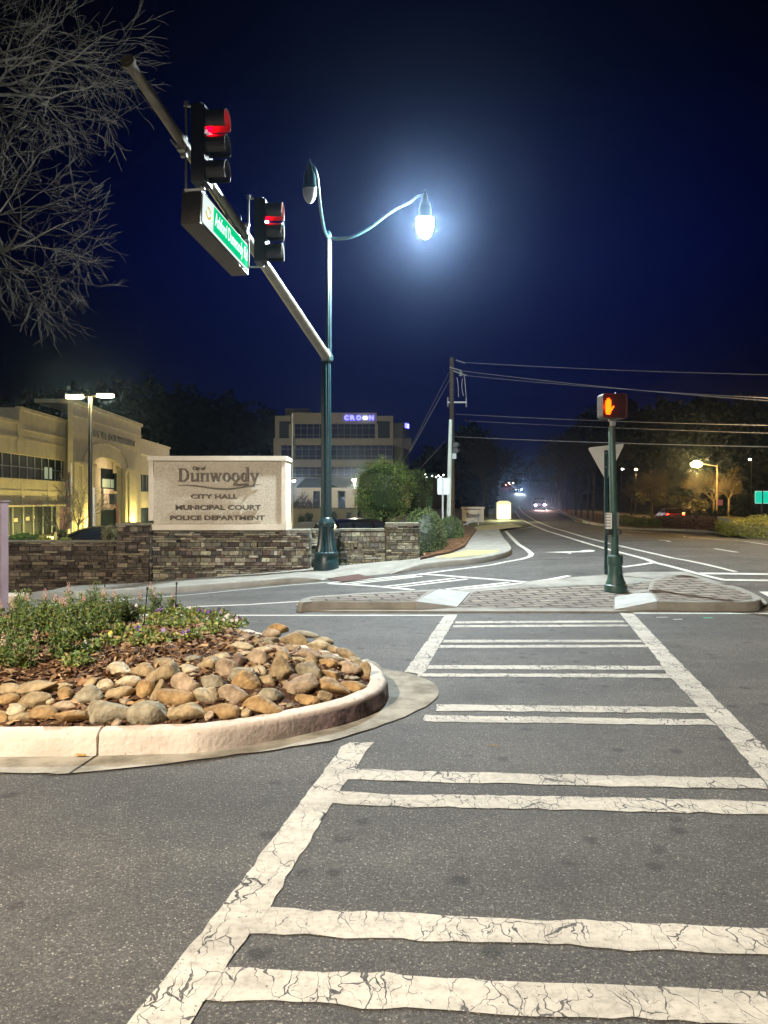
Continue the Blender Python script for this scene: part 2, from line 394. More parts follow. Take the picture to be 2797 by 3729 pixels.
def kerb_mat():
    m = mat('painted_kerb', (.62, .54, .46), .8, (.76, .68, .60), 3.5, .45, 30, pos=True)
    t = m.node_tree; bs = t.nodes['Principled BSDF']; L = t.links.new
    old = bs.inputs['Base Color'].links[0].from_socket; pos = t.nodes.new('ShaderNodeNewGeometry').outputs['Position']
    # chips of missing paint everywhere, and dark purple painted on the nose's face for its shade
    n1 = N(t, 'ShaderNodeTexNoise', Scale=16.0, Detail=8.0, Roughness=.7); L(pos, n1.inputs['Vector'])
    r1 = t.nodes.new('ShaderNodeValToRGB'); r1.color_ramp.elements[0].position = .635; r1.color_ramp.elements[1].position = .665; L(n1.outputs['Fac'], r1.inputs[0])
    mx = t.nodes.new('ShaderNodeMix'); mx.data_type = 'RGBA'; L(r1.outputs[0], mx.inputs['Factor']); L(old, mx.inputs['A']); mx.inputs['B'].default_value = (.22, .18, .14, 1)
    sp = t.nodes.new('ShaderNodeSeparateXYZ'); L(pos, sp.inputs[0])
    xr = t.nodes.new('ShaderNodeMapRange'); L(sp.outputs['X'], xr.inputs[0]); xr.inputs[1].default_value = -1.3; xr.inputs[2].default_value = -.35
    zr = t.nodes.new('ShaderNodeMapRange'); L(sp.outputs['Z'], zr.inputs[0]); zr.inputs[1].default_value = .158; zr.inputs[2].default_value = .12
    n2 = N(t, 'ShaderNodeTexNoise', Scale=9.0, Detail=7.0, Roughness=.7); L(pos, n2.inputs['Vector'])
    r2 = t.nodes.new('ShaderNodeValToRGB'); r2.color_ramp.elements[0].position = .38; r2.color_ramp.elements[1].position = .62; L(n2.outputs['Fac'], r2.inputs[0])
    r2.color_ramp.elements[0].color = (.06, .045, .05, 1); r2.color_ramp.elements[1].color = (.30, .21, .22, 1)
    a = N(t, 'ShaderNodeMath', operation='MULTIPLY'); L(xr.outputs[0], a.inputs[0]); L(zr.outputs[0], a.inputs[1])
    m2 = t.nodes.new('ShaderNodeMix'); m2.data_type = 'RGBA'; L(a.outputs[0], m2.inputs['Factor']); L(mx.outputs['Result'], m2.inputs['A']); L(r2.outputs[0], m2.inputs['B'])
    L(m2.outputs['Result'], bs.inputs['Base Color']); return m
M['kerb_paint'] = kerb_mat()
def glow(name, c, s): return mat(name, (c[0]*.3, c[1]*.3, c[2]*.3), .9, emit=c, es=s, spec=.02)

# ================================================================== THE SETTING
def grid(xs, ys, off, name, m):
    b = B(); vs = [(x, y, H(x, y)+off) for y in ys for x in xs]; n = len(xs)
    b.add(vs, [(j*n+i, j*n+i+1, (j+1)*n+i+1, (j+1)*n+i) for j in range(len(ys)-1) for i in range(n-1)])
    return struct(name, b, m)
xs = [-60, -45]+[-30+2*i for i in range(8)]+[-14+.5*i for i in range(45)]+[8+1.5*i for i in range(35)]+[64, 72, 84, 100]
xs = sorted(set(xs))
ys = [-20, -10, 0, 5, 8]+[10+.5*i for i in range(18)]+[19, 19.5, 20, 20.5, 21, 22, 23]+[24+2*i for i in range(38)]+[100+5*i for i in range(30)]+[260, 280, 300]
ys = sorted(set(ys))
grid(xs, ys, 0, 'road', M['asphalt'])
grid(sorted(set([-2500, -900, -300, -120]+xs+[120, 300, 900, 2500])), sorted(set([-300, -60]+ys+[350, 400, 500, 600, 900, 1500, 3000])), -.14, 'ground', M['soil'])

# pavement on the far side of the near road, with its kerb
kb = [(-500, 2240), (22, 2193), (184, 2184), (586, 2163), (890, 2141), (1050, 2127), (1180, 2115)]
kb2 = [(1424, 2092), (1593, 2067), (1739, 2053), (1831, 2034), (1858, 2022), (1863, 2010), (1852, 1992), (1838, 1975), (1826, 1955), (1818, 1938)]
KL = resamp(smooth_line(gp(kb), 4), .6); KR = resamp(smooth_line(gp(kb2), 4), .6)
ramp_pts = resamp([KL[-1], KR[0]], .5)
back = gp([(1735, 1932), (1716, 1958), (1692, 1995), (1640, 2016), (1575, 2031), (1530, 2040)], .13)
outer = KL+ramp_pts[1:-1]+KR
back_w = [Vector((1.2, 18.75, 0)), Vector((KL[0].x, 18.75, 0))]
def kerb_run(line, h0=.14, wd=.16, hs=None):
    """kerb stone: face, rounded top edge, top; left side of the travel direction is the raised side"""
    b = B(); vs = []; n = len(line)
    for i, p in enumerate(line):
        t = line[min(i+1, n-1)]-line[max(i-1, 0)]; t.z = 0; t.normalize(); nr = Vector((-t.y, t.x, 0)); h = h0 if hs is None else hs[i]
        for o, z in ((0, -.05), (.006, h*.8), (.02, h*.96), (.045, h), (wd, h+.001), (wd, -.05)):
            u = p+nr*o; vs.append((u.x, u.y, H(p.x, p.y)+z))
    m_ = 6
    b.add(vs, [(i*m_+k, (i+1)*m_+k, (i+1)*m_+k+1, i*m_+k+1) for i in range(n-1) for k in range(m_-1)]+[tuple(range(m_)), tuple((n-1)*m_+k for k in range(m_))[::-1]])
    return b
def tap(line, a, b_): # kerb height tapers over the last stones
    n = len(line); return [.14*min(1, .06+(i/a if a else 1), .06+((n-1-i)/b_ if b_ else 1)) for i in range(n)]
struct('kerb', kerb_run(KL, hs=tap(KL, 0, 3)), M['concrete'], smooth=40)
struct('kerb', kerb_run(KR, hs=tap(KR, 3, 0)), M['concrete'], smooth=40)
# pavement: built in strips from the kerb to the back so that the dropped kerb stays low
b = B(); n = len(outer); hs = tap(KL, 0, 3)+[.01]*(len(ramp_pts)-2)+tap(KR, 3, 0)
bk = resamp([back_w[1], back_w[0]]+[back[5], back[4], back[3], back[2], back[1], back[0]], .4)
def at_len(line, f):
    ls = [0]
    for a, c in zip(line, line[1:]): ls.append(ls[-1]+(Vector((c.x-a.x, c.y-a.y))).length)
    f *= ls[-1]
    for i in range(len(line)-1):
        if f <= ls[i+1]+1e-9: return line[i].lerp(line[i+1], (f-ls[i])/max(1e-9, ls[i+1]-ls[i]))
    return line[-1]
ylast = outer[-1].y
vs = []; MM = 7
for i, p in enumerate(outer):
    t = outer[min(i+1, n-1)]-outer[max(i-1, 0)]; t.z = 0; t.normalize(); q0 = p+Vector((-t.y, t.x, 0))*.155
    # facing point at the back
    if p.x < 1.0 and p.y < 18.2: q1 = Vector((p.x, 18.75, 0))
    else:
        k = max(0, min(1, (i-[j for j, u in enumerate(outer) if u.x >= 1.0][0])/max(1, n-1-[j for j, u in enumerate(outer) if u.x >= 1.0][0])))
        q1 = at_len([Vector((1.2, 18.75, 0))]+back[::-1], k)
    for m_ in range(MM):
        u = q0.lerp(q1, m_/(MM-1)); hh = hs[i]+(.138-hs[i])*min(1, m_/(MM-1)*2.2); vs.append((u.x, u.y, H(u.x, u.y)+hh-.002))
b.add(vs, [(i*MM+k, (i+1)*MM+k, (i+1)*MM+k+1, i*MM+k+1) for i in range(n-1) for k in range(MM-1)])
struct('pavement', b, M['concrete'])
from mathutils.bvhtree import BVHTree
bvh = BVHTree.FromPolygons([Vector(v) for v in b.v], b.f)
rp_ = sheet(gp([(1189, 2094), (1303, 2081), (1377, 2087), (1250, 2104)], .10), .125, .25)
for i_, v_ in enumerate(rp_.v):
    hit = bvh.ray_cast(Vector((v_[0], v_[1], 3)), Vector((0, 0, -1)))[0]
    rp_.v[i_] = (v_[0], v_[1], (hit.z if hit else H(v_[0], v_[1])+.01)+.005)
struct('pavement_brick_strip', rp_, mat('red_brick_pavers', (.075, .042, .036), .9, (.12, .065, .055), 9, .5, 40, pos=True))
struct('pavement_light_patch', sheet(gp([(1582, 2033), (1650, 2015), (1697, 2004), (1815, 2004), (1821, 2009), (1762, 2021), (1655, 2031)], .14), .146, .6), M['concrete_lit_yellow'])  # pool of yellow lamplight on the pavement, painted as a flat sheet
# pine straw bed beside the pavement and the verge by the far signs
struct('planting_bed', sheet([Vector((1.0, 18.6, 0))]+back[::-1]+gp([(1690, 1905), (1500, 1915)])+[Vector((1.0, 22, 0))], .19, .5, .3), M['straw'])
struct('verge', sheet(gp([(1818, 1938), (1735, 1932), (1700, 1915), (1680, 1890), (1760, 1880), (1865, 1868), (1885, 1890), (1912, 1908), (1928, 1917), (1900, 1923)]), .12, 1.5, .2), M['grass'])
struct('path', sheet(gp([(1735, 1932), (1810, 1929), (1905, 1919), (1860, 1906), (1750, 1915), (1705, 1926)], .12), .135, 1.5), M['concrete_lit_yellow'])

# median with its kerb on the right
md_front = gp([(2004, 1850), (2040, 1866), (2100, 1897), (2201, 1917), (2394, 1932), (2646, 1946), (2797, 1959), (3100, 1985)])
md_back = gp([(3100, 1916), (2797, 1897), (2500, 1890), (2250, 1881), (2130, 1870), (2060, 1858), (2010, 1848)])
MF = resamp(smooth_line(md_front, 4), 1.5)
struct('kerb', kerb_run(MF, .15, .18), M['concrete'], smooth=40)
struct('median', sheet([p+Vector((0, .1, 0)) for p in MF]+md_back, .145, 2, .2), M['straw'])

# ------------------------------------------------------------------ road markings
mk = B()
def join(dst, src):
    o = len(dst.v); dst.v += src.v; dst.f += [tuple(i+o for i in f) for f in src.f]; dst.c += src.c
rm = random.Random(5)
def worn(pts, off, st=.07, j=.007):
    """polygon of photo pixels on the ground with slightly ragged edges"""
    ps = gp(pts); out = []
    for a, c in zip(ps, ps[1:]+ps[:1]):
        n = max(1, int((c-a).length/st))
        for k in range(n):
            p = a.lerp(c, k/n); jj = j*min(1, 1.2)
            out.append(p+Vector((rm.gauss(0, jj*.6), rm.gauss(0, jj), 0)))
    return sheet(out, off, 1.2)
def mark(pts, off=.006): join(mk, worn(pts, off))
cw = B()
for pl, o_ in (
  ([(400, 3810), (460, 3729), (734, 3401), (920, 3156), (1097, 2920), (1245, 2722), (1275, 2706), (1359, 2705), (1203, 2937), (987, 3300), (869, 3460), (700, 3729), (655, 3810)], .006),
  ([(1474, 2448), (1540, 2458), (1666, 2239), (1622, 2239)], .006),
  ([(2255, 2232), (2308, 2237), (2462, 2399), (2605, 2545), (2797, 2733), (3150, 3080), (3150, 3270), (2797, 2860), (2621, 2655), (2428, 2455), (2392, 2399)], .006),
  ([(1660, 2264), (2270, 2260), (2276, 2267), (1656, 2271)], .0045), ([(1651, 2278), (2284, 2275), (2290, 2282), (1646, 2286)], .0045),
  ([(1617, 2331), (2333, 2331), (2341, 2339), (1612, 2341)], .0045), ([(1603, 2351), (2352, 2349), (2357, 2358), (1598, 2361)], .0045),
  ([(1561, 2424), (2411, 2426), (2428, 2441), (1553, 2438)], .0045), ([(1526, 2454), (2428, 2455), (2445, 2470), (1519, 2465)], .0045),
  ([(1591, 2567), (2549, 2577), (2575, 2598), (1588, 2590)], .0045), ([(1548, 2606), (2580, 2622), (2612, 2643), (1542, 2629)], .0045),
  ([(1288, 2803), (1400, 2808), (2773, 2837), (2797, 2877), (1400, 2845), (1265, 2839)], .0045),
  ([(1232, 2885), (1400, 2894), (2200, 2905), (2797, 2921), (3150, 2932), (3150, 2982), (2797, 2968), (2150, 2952), (1400, 2937), (1210, 2927)], .0045),
  ([(945, 3307), (1400, 3325), (2000, 3352), (2797, 3385), (3150, 3402), (3150, 3502), (2797, 3482), (2000, 3440), (1400, 3422), (895, 3398)], .0045),
  ([(812, 3527), (1400, 3549), (2000, 3582), (2797, 3617), (3150, 3636), (3150, 3752), (2797, 3735), (2000, 3705), (1400, 3669), (735, 3645)], .0045)):
    join(cw, worn(pl, o_))
struct('crosswalk_markings', cw, M['paint'])
fm = B()
def fl(pts, wd, off=.006): join(fm, ribbon(gp(pts), wd, off))
fl([(300, 2240), (830, 2242), (1621, 2242)], .10); fl([(2308, 2234), (2797, 2236), (3200, 2238)], .11)
fl([(300, 2238), (732, 2209), (900, 2203), (1107, 2190)], .10)
fl([(-300, 2250), (22, 2217), (300, 2196), (600, 2174), (851, 2151), (1050, 2132), (1195, 2121)], .10)
fl([(1195, 2123), (1527, 2092), (1790, 2058), (1900, 2037), (1930, 2027), (1936, 2018), (1919, 2002), (1888, 1983), (1868, 1963), (1841, 1935)], .13)
fl([(1841, 1935), (1890, 1928), (1951, 1919)], .1)
fl([(1195, 2126), (1392, 2138), (1506, 2149)], .13, .0065); fl([(1527, 2091), (1700, 2104), (1940, 2123)], .13, .0075)
for a in (([(1245, 2126), (1516, 2097)]), ([(1272, 2129), (1538, 2099)]), ([(1392, 2138), (1658, 2107)]), ([(1435, 2141), (1701, 2110)]), ([(1625, 2147), (1853, 2122)]), ([(1674, 2149), (1897, 2125)])): fl(a, .12, .0085)
fl([(1876, 1862), (1892, 1885), (1915, 1902), (1951, 1918), (1990, 1934), (2150, 1983), (2203, 1998), (2387, 2050), (2549, 2092), (2641, 2114)], .14)
fl([(1888, 1846), (1907, 1871), (1951, 1899), (2009, 1922), (2105, 1950), (2214, 1979), (2450, 2033), (2679, 2083)], .12, .007)
fl([(2549, 2089), (2797, 2092), (3200, 2097)], .2, .0078); fl([(2630, 2113), (2797, 2115), (3100, 2118)], .18, .0078)
fl([(2268, 2066), (2330, 2058), (2387, 2049)], .13, .0088); fl([(1900, 2125), (2000, 2112), (2073, 2098)], .12, .009)
fl([(2604, 1999), (2685, 2012)], .13); fl([(2398, 1967), (2440, 1974)], .13); fl([(2489, 1954), (2640, 1968), (2797, 1985), (3100, 2012)], .12, .007); fl([(2570, 1959), (2727, 1960)], .12, .008); fl([(2265, 1945), (2300, 1950)], .12)
fl([(2010, 1853), (2045, 1873), (2100, 1901), (2201, 1922), (2394, 1938), (2500, 1950)], .11)
join(fm, sheet(gp([(1978, 2012), (2060, 2014), (2080, 2018), (2078, 2013), (2122, 2012), (2160, 2010), (2169, 2006), (2150, 2003), (2125, 2004), (2110, 2008), (2060, 2009)]), .008, 1))
join(fm, sheet(gp([(2763, 2156), (2860, 2156), (2900, 2176), (2800, 2175)]), .008, 1))
fl([(1876, 1920), (1955, 1915)], .1, .008)
struct('lane_markings', fm, M['paint_far'])
dm = B()
for a, c in (((2390, 2249), (2432, 2249)), ((2452, 2257), (2485, 2256))): join(dm, ribbon(gp([a, c]), .04, .006))
struct('chalk_marks', dm, M['paint_far'])
struct('green_road_mark', ribbon(gp([(2561, 2252), (2595, 2251)]), .045, .006), mat('green_road_paint', (.08, .55, .30), .6))
# ------------------------------------------------------------------ refuge island in the middle of the junction
def pavers_mat(name, ang, c1, c2, mort):
    m = bpy.data.materials.new(name); m.use_nodes = True; t = m.node_tree; bs = t.nodes['Principled BSDF']; L = t.links.new
    pos = t.nodes.new('ShaderNodeNewGeometry').outputs['Position']; mp = t.nodes.new('ShaderNodeMapping'); mp.inputs['Rotation'].default_value = (0, 0, ang); L(pos, mp.inputs['Vector'])
    br = t.nodes.new('ShaderNodeTexBrick'); L(mp.outputs[0], br.inputs['Vector']); br.inputs['Scale'].default_value = 1
    br.inputs['Brick Width'].default_value = .44; br.inputs['Row Height'].default_value = .22; br.inputs['Mortar Size'].default_value = .022
    br.inputs['Color1'].default_value = (*c1, 1); br.inputs['Color2'].default_value = (*c2, 1); br.inputs['Mortar'].default_value = (*mort, 1)
    nz = N(t, 'ShaderNodeTexNoise', Scale=4.0, Detail=8.0, Roughness=.7); L(pos, nz.inputs['Vector'])
    rp = t.nodes.new('ShaderNodeValToRGB'); rp.color_ramp.elements[0].position = .3; rp.color_ramp.elements[1].position = .7
    rp.color_ramp.elements[0].color = (.55, .55, .52, 1); rp.color_ramp.elements[1].color = (1.3, 1.3, 1.28, 1); L(nz.outputs['Fac'], rp.inputs[0])
    mx = t.nodes.new('ShaderNodeVectorMath'); mx.operation = 'MULTIPLY'; L(br.outputs['Color'], mx.inputs[0]); L(rp.outputs[0], mx.inputs[1]); L(mx.outputs[0], bs.inputs['Base Color'])
    bp = t.nodes.new('ShaderNodeBump'); bp.inputs['Strength'].default_value = .8; bp.inputs['Distance'].default_value = .01; bp.invert = True; L(br.outputs['Fac'], bp.inputs['Height']); L(bp.outputs[0], bs.inputs['Normal'])
    bs.inputs['Roughness'].default_value = .9; return m
M['pavers'] = pavers_mat('clay_pavers', R(-12), (.27, .235, .20), (.19, .16, .14), (.035, .03, .027))
base = smooth_line(gp([(1078, 2208), (1100, 2222), (1200, 2231)]), 3)[:-1]+gp([(1200, 2231), (1700, 2233), (2235, 2233), (2400, 2228), (2690, 2224)])+smooth_line(gp([(2690, 2224), (2770, 2216), (2792, 2202), (2764, 2176), (2700, 2146)]), 4)[1:]+gp([(2560, 2108), (2497, 2087), (2330, 2088), (2075, 2108), (1960, 2128), (1700, 2151), (1590, 2155), (1321, 2169), (1110, 2187)])
struct('refuge_island', sheet(base, .03, 1, .08), M['concrete'])
def raised(px, name):
    pts = resamp(gp(px+px[:1], .15), .25); bt = B(); top = sheet(pts[:-1], .15, 1)
    join(bt, top); n = len(pts)-1; vs = []
    c0 = sum((p for p in pts[:-1]), Vector())/n
    for p in pts[:-1]:
        o = Vector((p.x-c0.x, p.y-c0.y, 0)).normalized()
        for k, z in ((0, .15), (.02, .138), (.035, .11), (.05, .0)): u = p+o*k; vs.append((u.x, u.y, H(p.x, p.y)+z))
    bt.add(vs, [(i*4+k, ((i+1) % n)*4+k, ((i+1) % n)*4+k+1, i*4+k+1) for i in range(n) for k in range(3)])
    struct(name, bt, M['concrete'], smooth=40)
LT = [(1515, 2190), (1140, 2190), (1108, 2193), (1092, 2190), (1100, 2181), (1135, 2172), (1321, 2159), (1590, 2146)]
RT = [(2393, 2190), (2366, 2150), (2375, 2112), (2420, 2098), (2495, 2090), (2580, 2114), (2700, 2146), (2755, 2168), (2768, 2182), (2745, 2189), (2690, 2190)]
raised(LT, 'kerb'); raised(RT, 'kerb')
struct('island_paving', sheet(gp([(1505, 2187), (1150, 2187), (1128, 2184), (1145, 2176), (1321, 2164), (1560, 2153)], .155), .157, 1), M['pavers'])
struct('island_paving', sheet(gp([(2400, 2185), (2374, 2150), (2384, 2116), (2425, 2102), (2490, 2095), (2575, 2119), (2690, 2150), (2735, 2169), (2742, 2180), (2690, 2186)], .155), .157, 1), M['pavers'])
struct('island_paving', sheet(gp([(1668, 2212), (2232, 2216), (2238, 2178), (2255, 2158), (2360, 2146), (2368, 2118), (2330, 2098), (2080, 2116), (1960, 2135), (1725, 2156)], .03), .036, 1), M['pavers'])
struct('island_slab', sheet(gp([(1900, 2122), (1935, 2142), (2300, 2128), (2495, 2098), (2480, 2089), (2300, 2094), (2075, 2106)], .03), .042, 1), M['concrete'])
def wedge(a, bb, name):
    """a: two photo pixels at kerb height, bb: two at the dropped height"""
    A0, A1 = [G(*p, .155) for p in a]; B0, B1 = [G(*p, .04) for p in bb]; w_ = B()
    up = lambda p, o: (p.x, p.y, H(p.x, p.y)+o)
    w_.add([up(A0, .158), up(A1, .158), up(B1, .045), up(B0, .045), up(A0, 0), up(A1, 0), up(B1, 0), up(B0, 0)], [(0, 1, 2, 3), (0, 3, 7, 4), (1, 5, 6, 2), (3, 2, 6, 7), (0, 4, 5, 1)])
    struct(name, w_, M['concrete_pale'])
wedge([(1515, 2190), (1598, 2145)], [(1665, 2210), (1712, 2158)], 'kerb_ramp')
wedge([(2393, 2190), (2366, 2151)], [(2238, 2220), (2240, 2175)], 'kerb_ramp')

# ------------------------------------------------------------------ planted median in the foreground
IS = gp([(-900, 2762), (-250, 2764), (0, 2761), (350, 2757), (600, 2750), (750, 2743), (967, 2709), (1103, 2680), (1265, 2640), (1347, 2607), (1394, 2578), (1413, 2548)])+gp([(1413, 2470), (1400, 2443), (1380, 2424), (1347, 2405), (1293, 2393), (1130, 2350), (960, 2305), (830, 2283)], .16)+[Vector((-4.5, 9.9, 0)), Vector((-9, 10.2, 0))]
for p in IS: p.z = 0
IS = resamp(smooth_line(IS, 6), .12)
def inset(line, o):
    out = []; n = len(line)
    for i, p in enumerate(line):
        t = line[min(i+2, n-1)]-line[max(i-2, 0)]; t.normalize(); out.append(p+Vector((-t.y, t.x, 0))*o)
    return out
def kerb_island(line):
    b = B(); n = len(line); prof = ((-.004, 0), (0, .05), (.008, .125), (.02, .15), (.045, .163), (.10, .166), (.15, .163), (.16, .14), (.162, .0)); vs = []
    rn = random.Random(2); ins = [inset(line, o) for o, z in prof]
    for i in range(n):
        for k, (o, z) in enumerate(prof):
            u = ins[k][i]; j = rn.gauss(0, .0018) if 0 < k < 7 else 0; vs.append((u.x+j, u.y+j, z+rn.gauss(0, .0015)*(z > 0)))
    m_ = len(prof)
    b.add(vs, [(i*m_+k, (i+1)*m_+k, (i+1)*m_+k+1, i*m_+k+1) for i in range(n-1) for k in range(m_-1)]+[tuple(range(m_)), tuple((n-1)*m_+k for k in range(m_))[::-1]])
    return b
jx = G(352, 2757).x; iJ = min(range(len(IS)), key=lambda i: (IS[i]-Vector((jx, G(352, 2757).y, 0))).length)
gap = [IS[iJ].lerp(IS[iJ+1], .12)]
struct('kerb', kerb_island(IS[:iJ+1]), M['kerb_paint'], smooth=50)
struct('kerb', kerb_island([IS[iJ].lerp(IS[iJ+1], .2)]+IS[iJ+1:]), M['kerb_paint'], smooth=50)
gut_px = [(-900, 2815), (0, 2820), (270, 2822), (700, 2773), (1000, 2735), (1200, 2700), (1360, 2655), (1500, 2602), (1580, 2556), (1597, 2520), (1580, 2492), (1500, 2458), (1400, 2438)]
gl = resamp(smooth_line(gp(gut_px)+gp([(1372, 2420), (1340, 2402)]), 4), .15)
rn = random.Random(8)
gl = [p+Vector((rn.gauss(0, .006), rn.gauss(0, .008), 0)) for p in gl]
inner = inset(IS, .03); k1 = min(range(len(IS)), key=lambda i: (IS[i]-gl[-1]).length)
gg = gl+inner[:k1+1][::-1]
struct('gutter', sheet(gg, .010, .6), mat('gutter_concrete', (.20, .19, .15), .9, (.42, .40, .34), 2.6, .4, 60, pos=True, thr=(.38, .60)))
jd = B(); a_, b_ = G(255, 2822), G(352, 2757); a_.z = b_.z = 0
join(jd, ribbon([a_, b_], .02, .0115))
struct('gutter_joint', jd, mat('joint_dirt', (.03, .024, .018), .95))
innerK = inset(IS, .155)
def dist_in(x, y):
    best = 1e9
    for i in range(0, len(innerK)-1, 2):
        a = innerK[i]; d = (a.x-x)**2+(a.y-y)**2
        if d < best: best = d
    return math.sqrt(best)
def MH(x, y): return .125+.30*(1-math.exp(-dist_in(x, y)/.75))+.015*math.sin(x*3.1+y*2)*math.sin(y*3.7)
def inside(x, y, poly):
    c = False; j = len(poly)-1
    for i in range(len(poly)):
        a, d = poly[i], poly[j]
        if (a.y > y) != (d.y > y) and x < (d.x-a.x)*(y-a.y)/(d.y-a.y)+a.x: c = not c
        j = i
    return c
def GM(px, py):
    a = 2.5
    while a < 12:
        p = P(px, py, a); h = MH(p.x, p.y) if p.y > 4.6 else 0
        if p.z <= h: return p
        a += .03
    return P(px, py, 11)
bm = bmesh.new(); vs = [bm.verts.new((p.x, p.y, 0)) for p in innerK]
for t in tessellate_polygon([[Vector((p.x, p.y, 0)) for p in innerK]]):
    try: bm.faces.new([vs[i] for i in t])
    except ValueError: pass
for _ in range(7):
    es = [ed for ed in bm.edges if ed.calc_length() > .28]
    if not es: break
    bmesh.ops.subdivide_edges(bm, edges=es, cuts=1); bmesh.ops.triangulate(bm, faces=bm.faces[:])
bmesh.ops.recalc_face_normals(bm, faces=bm.faces[:])
b = B(); b.add([(v.co.x, v.co.y, MH(v.co.x, v.co.y)) for v in bm.verts], [tuple(v.index for v in f.verts) for f in bm.faces] if not bm.verts.index_update() else []); bm.free()
struct('flower_bed_soil', b, mat('brown_mulch_soil', (.05, .024, .012), .95, (.12, .06, .03), 14, 1, 50, pos=True), smooth=True)
# bark chips: nobody could count them
rn = random.Random(11); b = B(); CC = [(.34, .19, .09), (.22, .12, .06), (.42, .27, .14), (.11, .06, .035), (.52, .36, .21), (.27, .16, .08), (.17, .085, .045)]
cnt = 0
while cnt < 12000:
    y = 4.9+5.2*rn.random()**1.3; x = rn.uniform(-.5143*y-.5, .1)
    if not inside(x, y, innerK): continue
    d_ = dist_in(x, y)
    if d_ < .05 or (d_ < .62 and rn.random() < .75): continue
    b.cur = rn.choice(CC); k = rn.uniform(.6, 1.15); b.cur = tuple(q*k for q in b.cur); L_ = rn.uniform(.010, .042)*(1.3 if rn.random() < .12 else 1); W_ = L_*rn.uniform(.2, .55)
    Mx = Matrix.Rotation(rn.uniform(0, 6.28), 3, 'Z') @ Matrix.Rotation(rn.gauss(0, .5), 3, 'X') @ Matrix.Rotation(rn.gauss(0, .35), 3, 'Y')
    c = Vector((x, y, MH(x, y)+rn.uniform(.0, .022)))
    b.add([Mx @ Vector(q)+c for q in ((-L_, -W_, 0), (0, -W_*1.1, W_*.35), (L_, -W_*.4, 0), (L_, W_*.5, 0), (0, W_, W_*.35), (-L_, W_*.7, 0))], [(0, 1, 4, 5), (1, 2, 3, 4)])
    cnt += 1
tag(link('mulch', b, M['chips']), 'reddish brown bark chips covering the flower bed on the median', 'mulch', kind='stuff')

# river stones
SCOL = [((.58, .51, .37), 'pale cream'), ((.42, .33, .20), 'tan'), ((.47, .37, .27), 'pinkish tan'), ((.36, .33, .25), 'grey olive'), ((.43, .29, .14), 'orange brown'), ((.24, .17, .14), 'purple brown')]
S1 = [(800,725,175,95,8,0),(965,720,160,85,-8,1),(1105,672,130,55,0,1),(1100,750,205,135,-30,1),(1260,722,135,80,0,0),(1395,684,190,85,-15,1),(1300,650,120,45,-5,3),(1490,640,110,60,0,0),
(845,800,175,90,-12,0),(705,825,130,75,-10,0),(610,803,120,60,-25,1),(410,842,165,65,-8,1),(240,842,245,90,-8,1),(60,852,175,70,-5,1),(955,860,165,115,-35,4),(1050,878,80,145,15,1),(1245,818,190,135,10,2),(1420,806,140,105,0,3),
(428,895,105,90,20,4),(568,905,195,145,-15,3),(785,885,185,85,-10,1),(50,918,120,75,-5,4),(225,932,195,110,-10,1),(1185,908,220,135,10,4),(1388,897,170,105,5,0),(440,962,145,65,0,2),(100,990,145,90,-5,0),
(705,995,285,180,0,3),(945,945,105,70,-15,4),(285,1017,150,115,5,4),(452,1037,225,90,0,4),(120,1040,175,75,-8,1),(0,1045,120,90,0,4),(985,1012,290,145,-5,3),(1240,1007,245,140,-5,1),(-120,1030,150,90,0,1),(-110,930,150,90,5,0),(-130,850,160,80,0,1)]
S2 = [(487,257,145,55,3,4),(437,292,125,60,0,2),(428,340,115,55,0,3),(590,335,180,80,10,1),(655,292,190,38,8,3),(790,337,110,50,10,0),(235,387,150,60,0,0),(380,402,110,60,0,0),(472,395,150,65,10,2),
(755,367,145,65,5,0),(860,397,95,55,20,1),(690,437,195,85,10,2),(120,450,115,60,-5,0),(250,430,135,50,0,1),(218,480,85,120,30,5),(40,482,140,65,-10,1),(337,467,135,115,10,2),(532,455,110,90,30,1),(500,530,155,195,25,1),
(617,467,115,60,10,0),(707,482,85,70,20,1),(848,457,155,50,5,3),(955,437,145,60,25,1),(140,535,135,135,-30,2),(355,537,110,65,5,0),(692,542,165,125,35,3),(815,500,125,70,0,4),(950,527,165,100,20,2),(1040,502,130,75,25,3),
(840,572,145,80,20,4),(970,592,125,45,0,3),(1065,555,105,135,20,1),(225,577,185,115,-25,3),(270,612,155,145,15,4),(420,612,125,65,20,1),(50,627,120,105,0,3),(640,637,220,155,-15,2),(185,702,170,135,10,2),(30,712,115,100,0,0),
(850,657,220,105,8,4),(1005,647,155,75,5,4),(420,705,195,100,5,3),(675,742,160,90,0,4),(795,722,115,85,15,1),(375,777,255,120,0,4),(115,812,235,105,0,4),(250,832,95,65,-20,1),(1010,470,90,45,15,0),(560,395,90,50,10,1),(600,590,90,60,0,5)]
stones = [(x/1.843, 2050+y/1.843, w_/1.843, h_/1.843, r_, c_) for x, y, w_, h_, r_, c_ in S1]+[(750+x/1.843, 2150+y/1.843, w_/1.843, h_/1.843, r_, c_) for x, y, w_, h_, r_, c_ in S2]
ORD = ['first', 'second', 'third', 'fourth', 'fifth', 'sixth', 'seventh', 'eighth', 'ninth', 'tenth', 'eleventh', 'twelfth', 'thirteenth', 'fourteenth', 'fifteenth', 'sixteenth', 'seventeenth', 'eighteenth', 'nineteenth', 'twentieth']
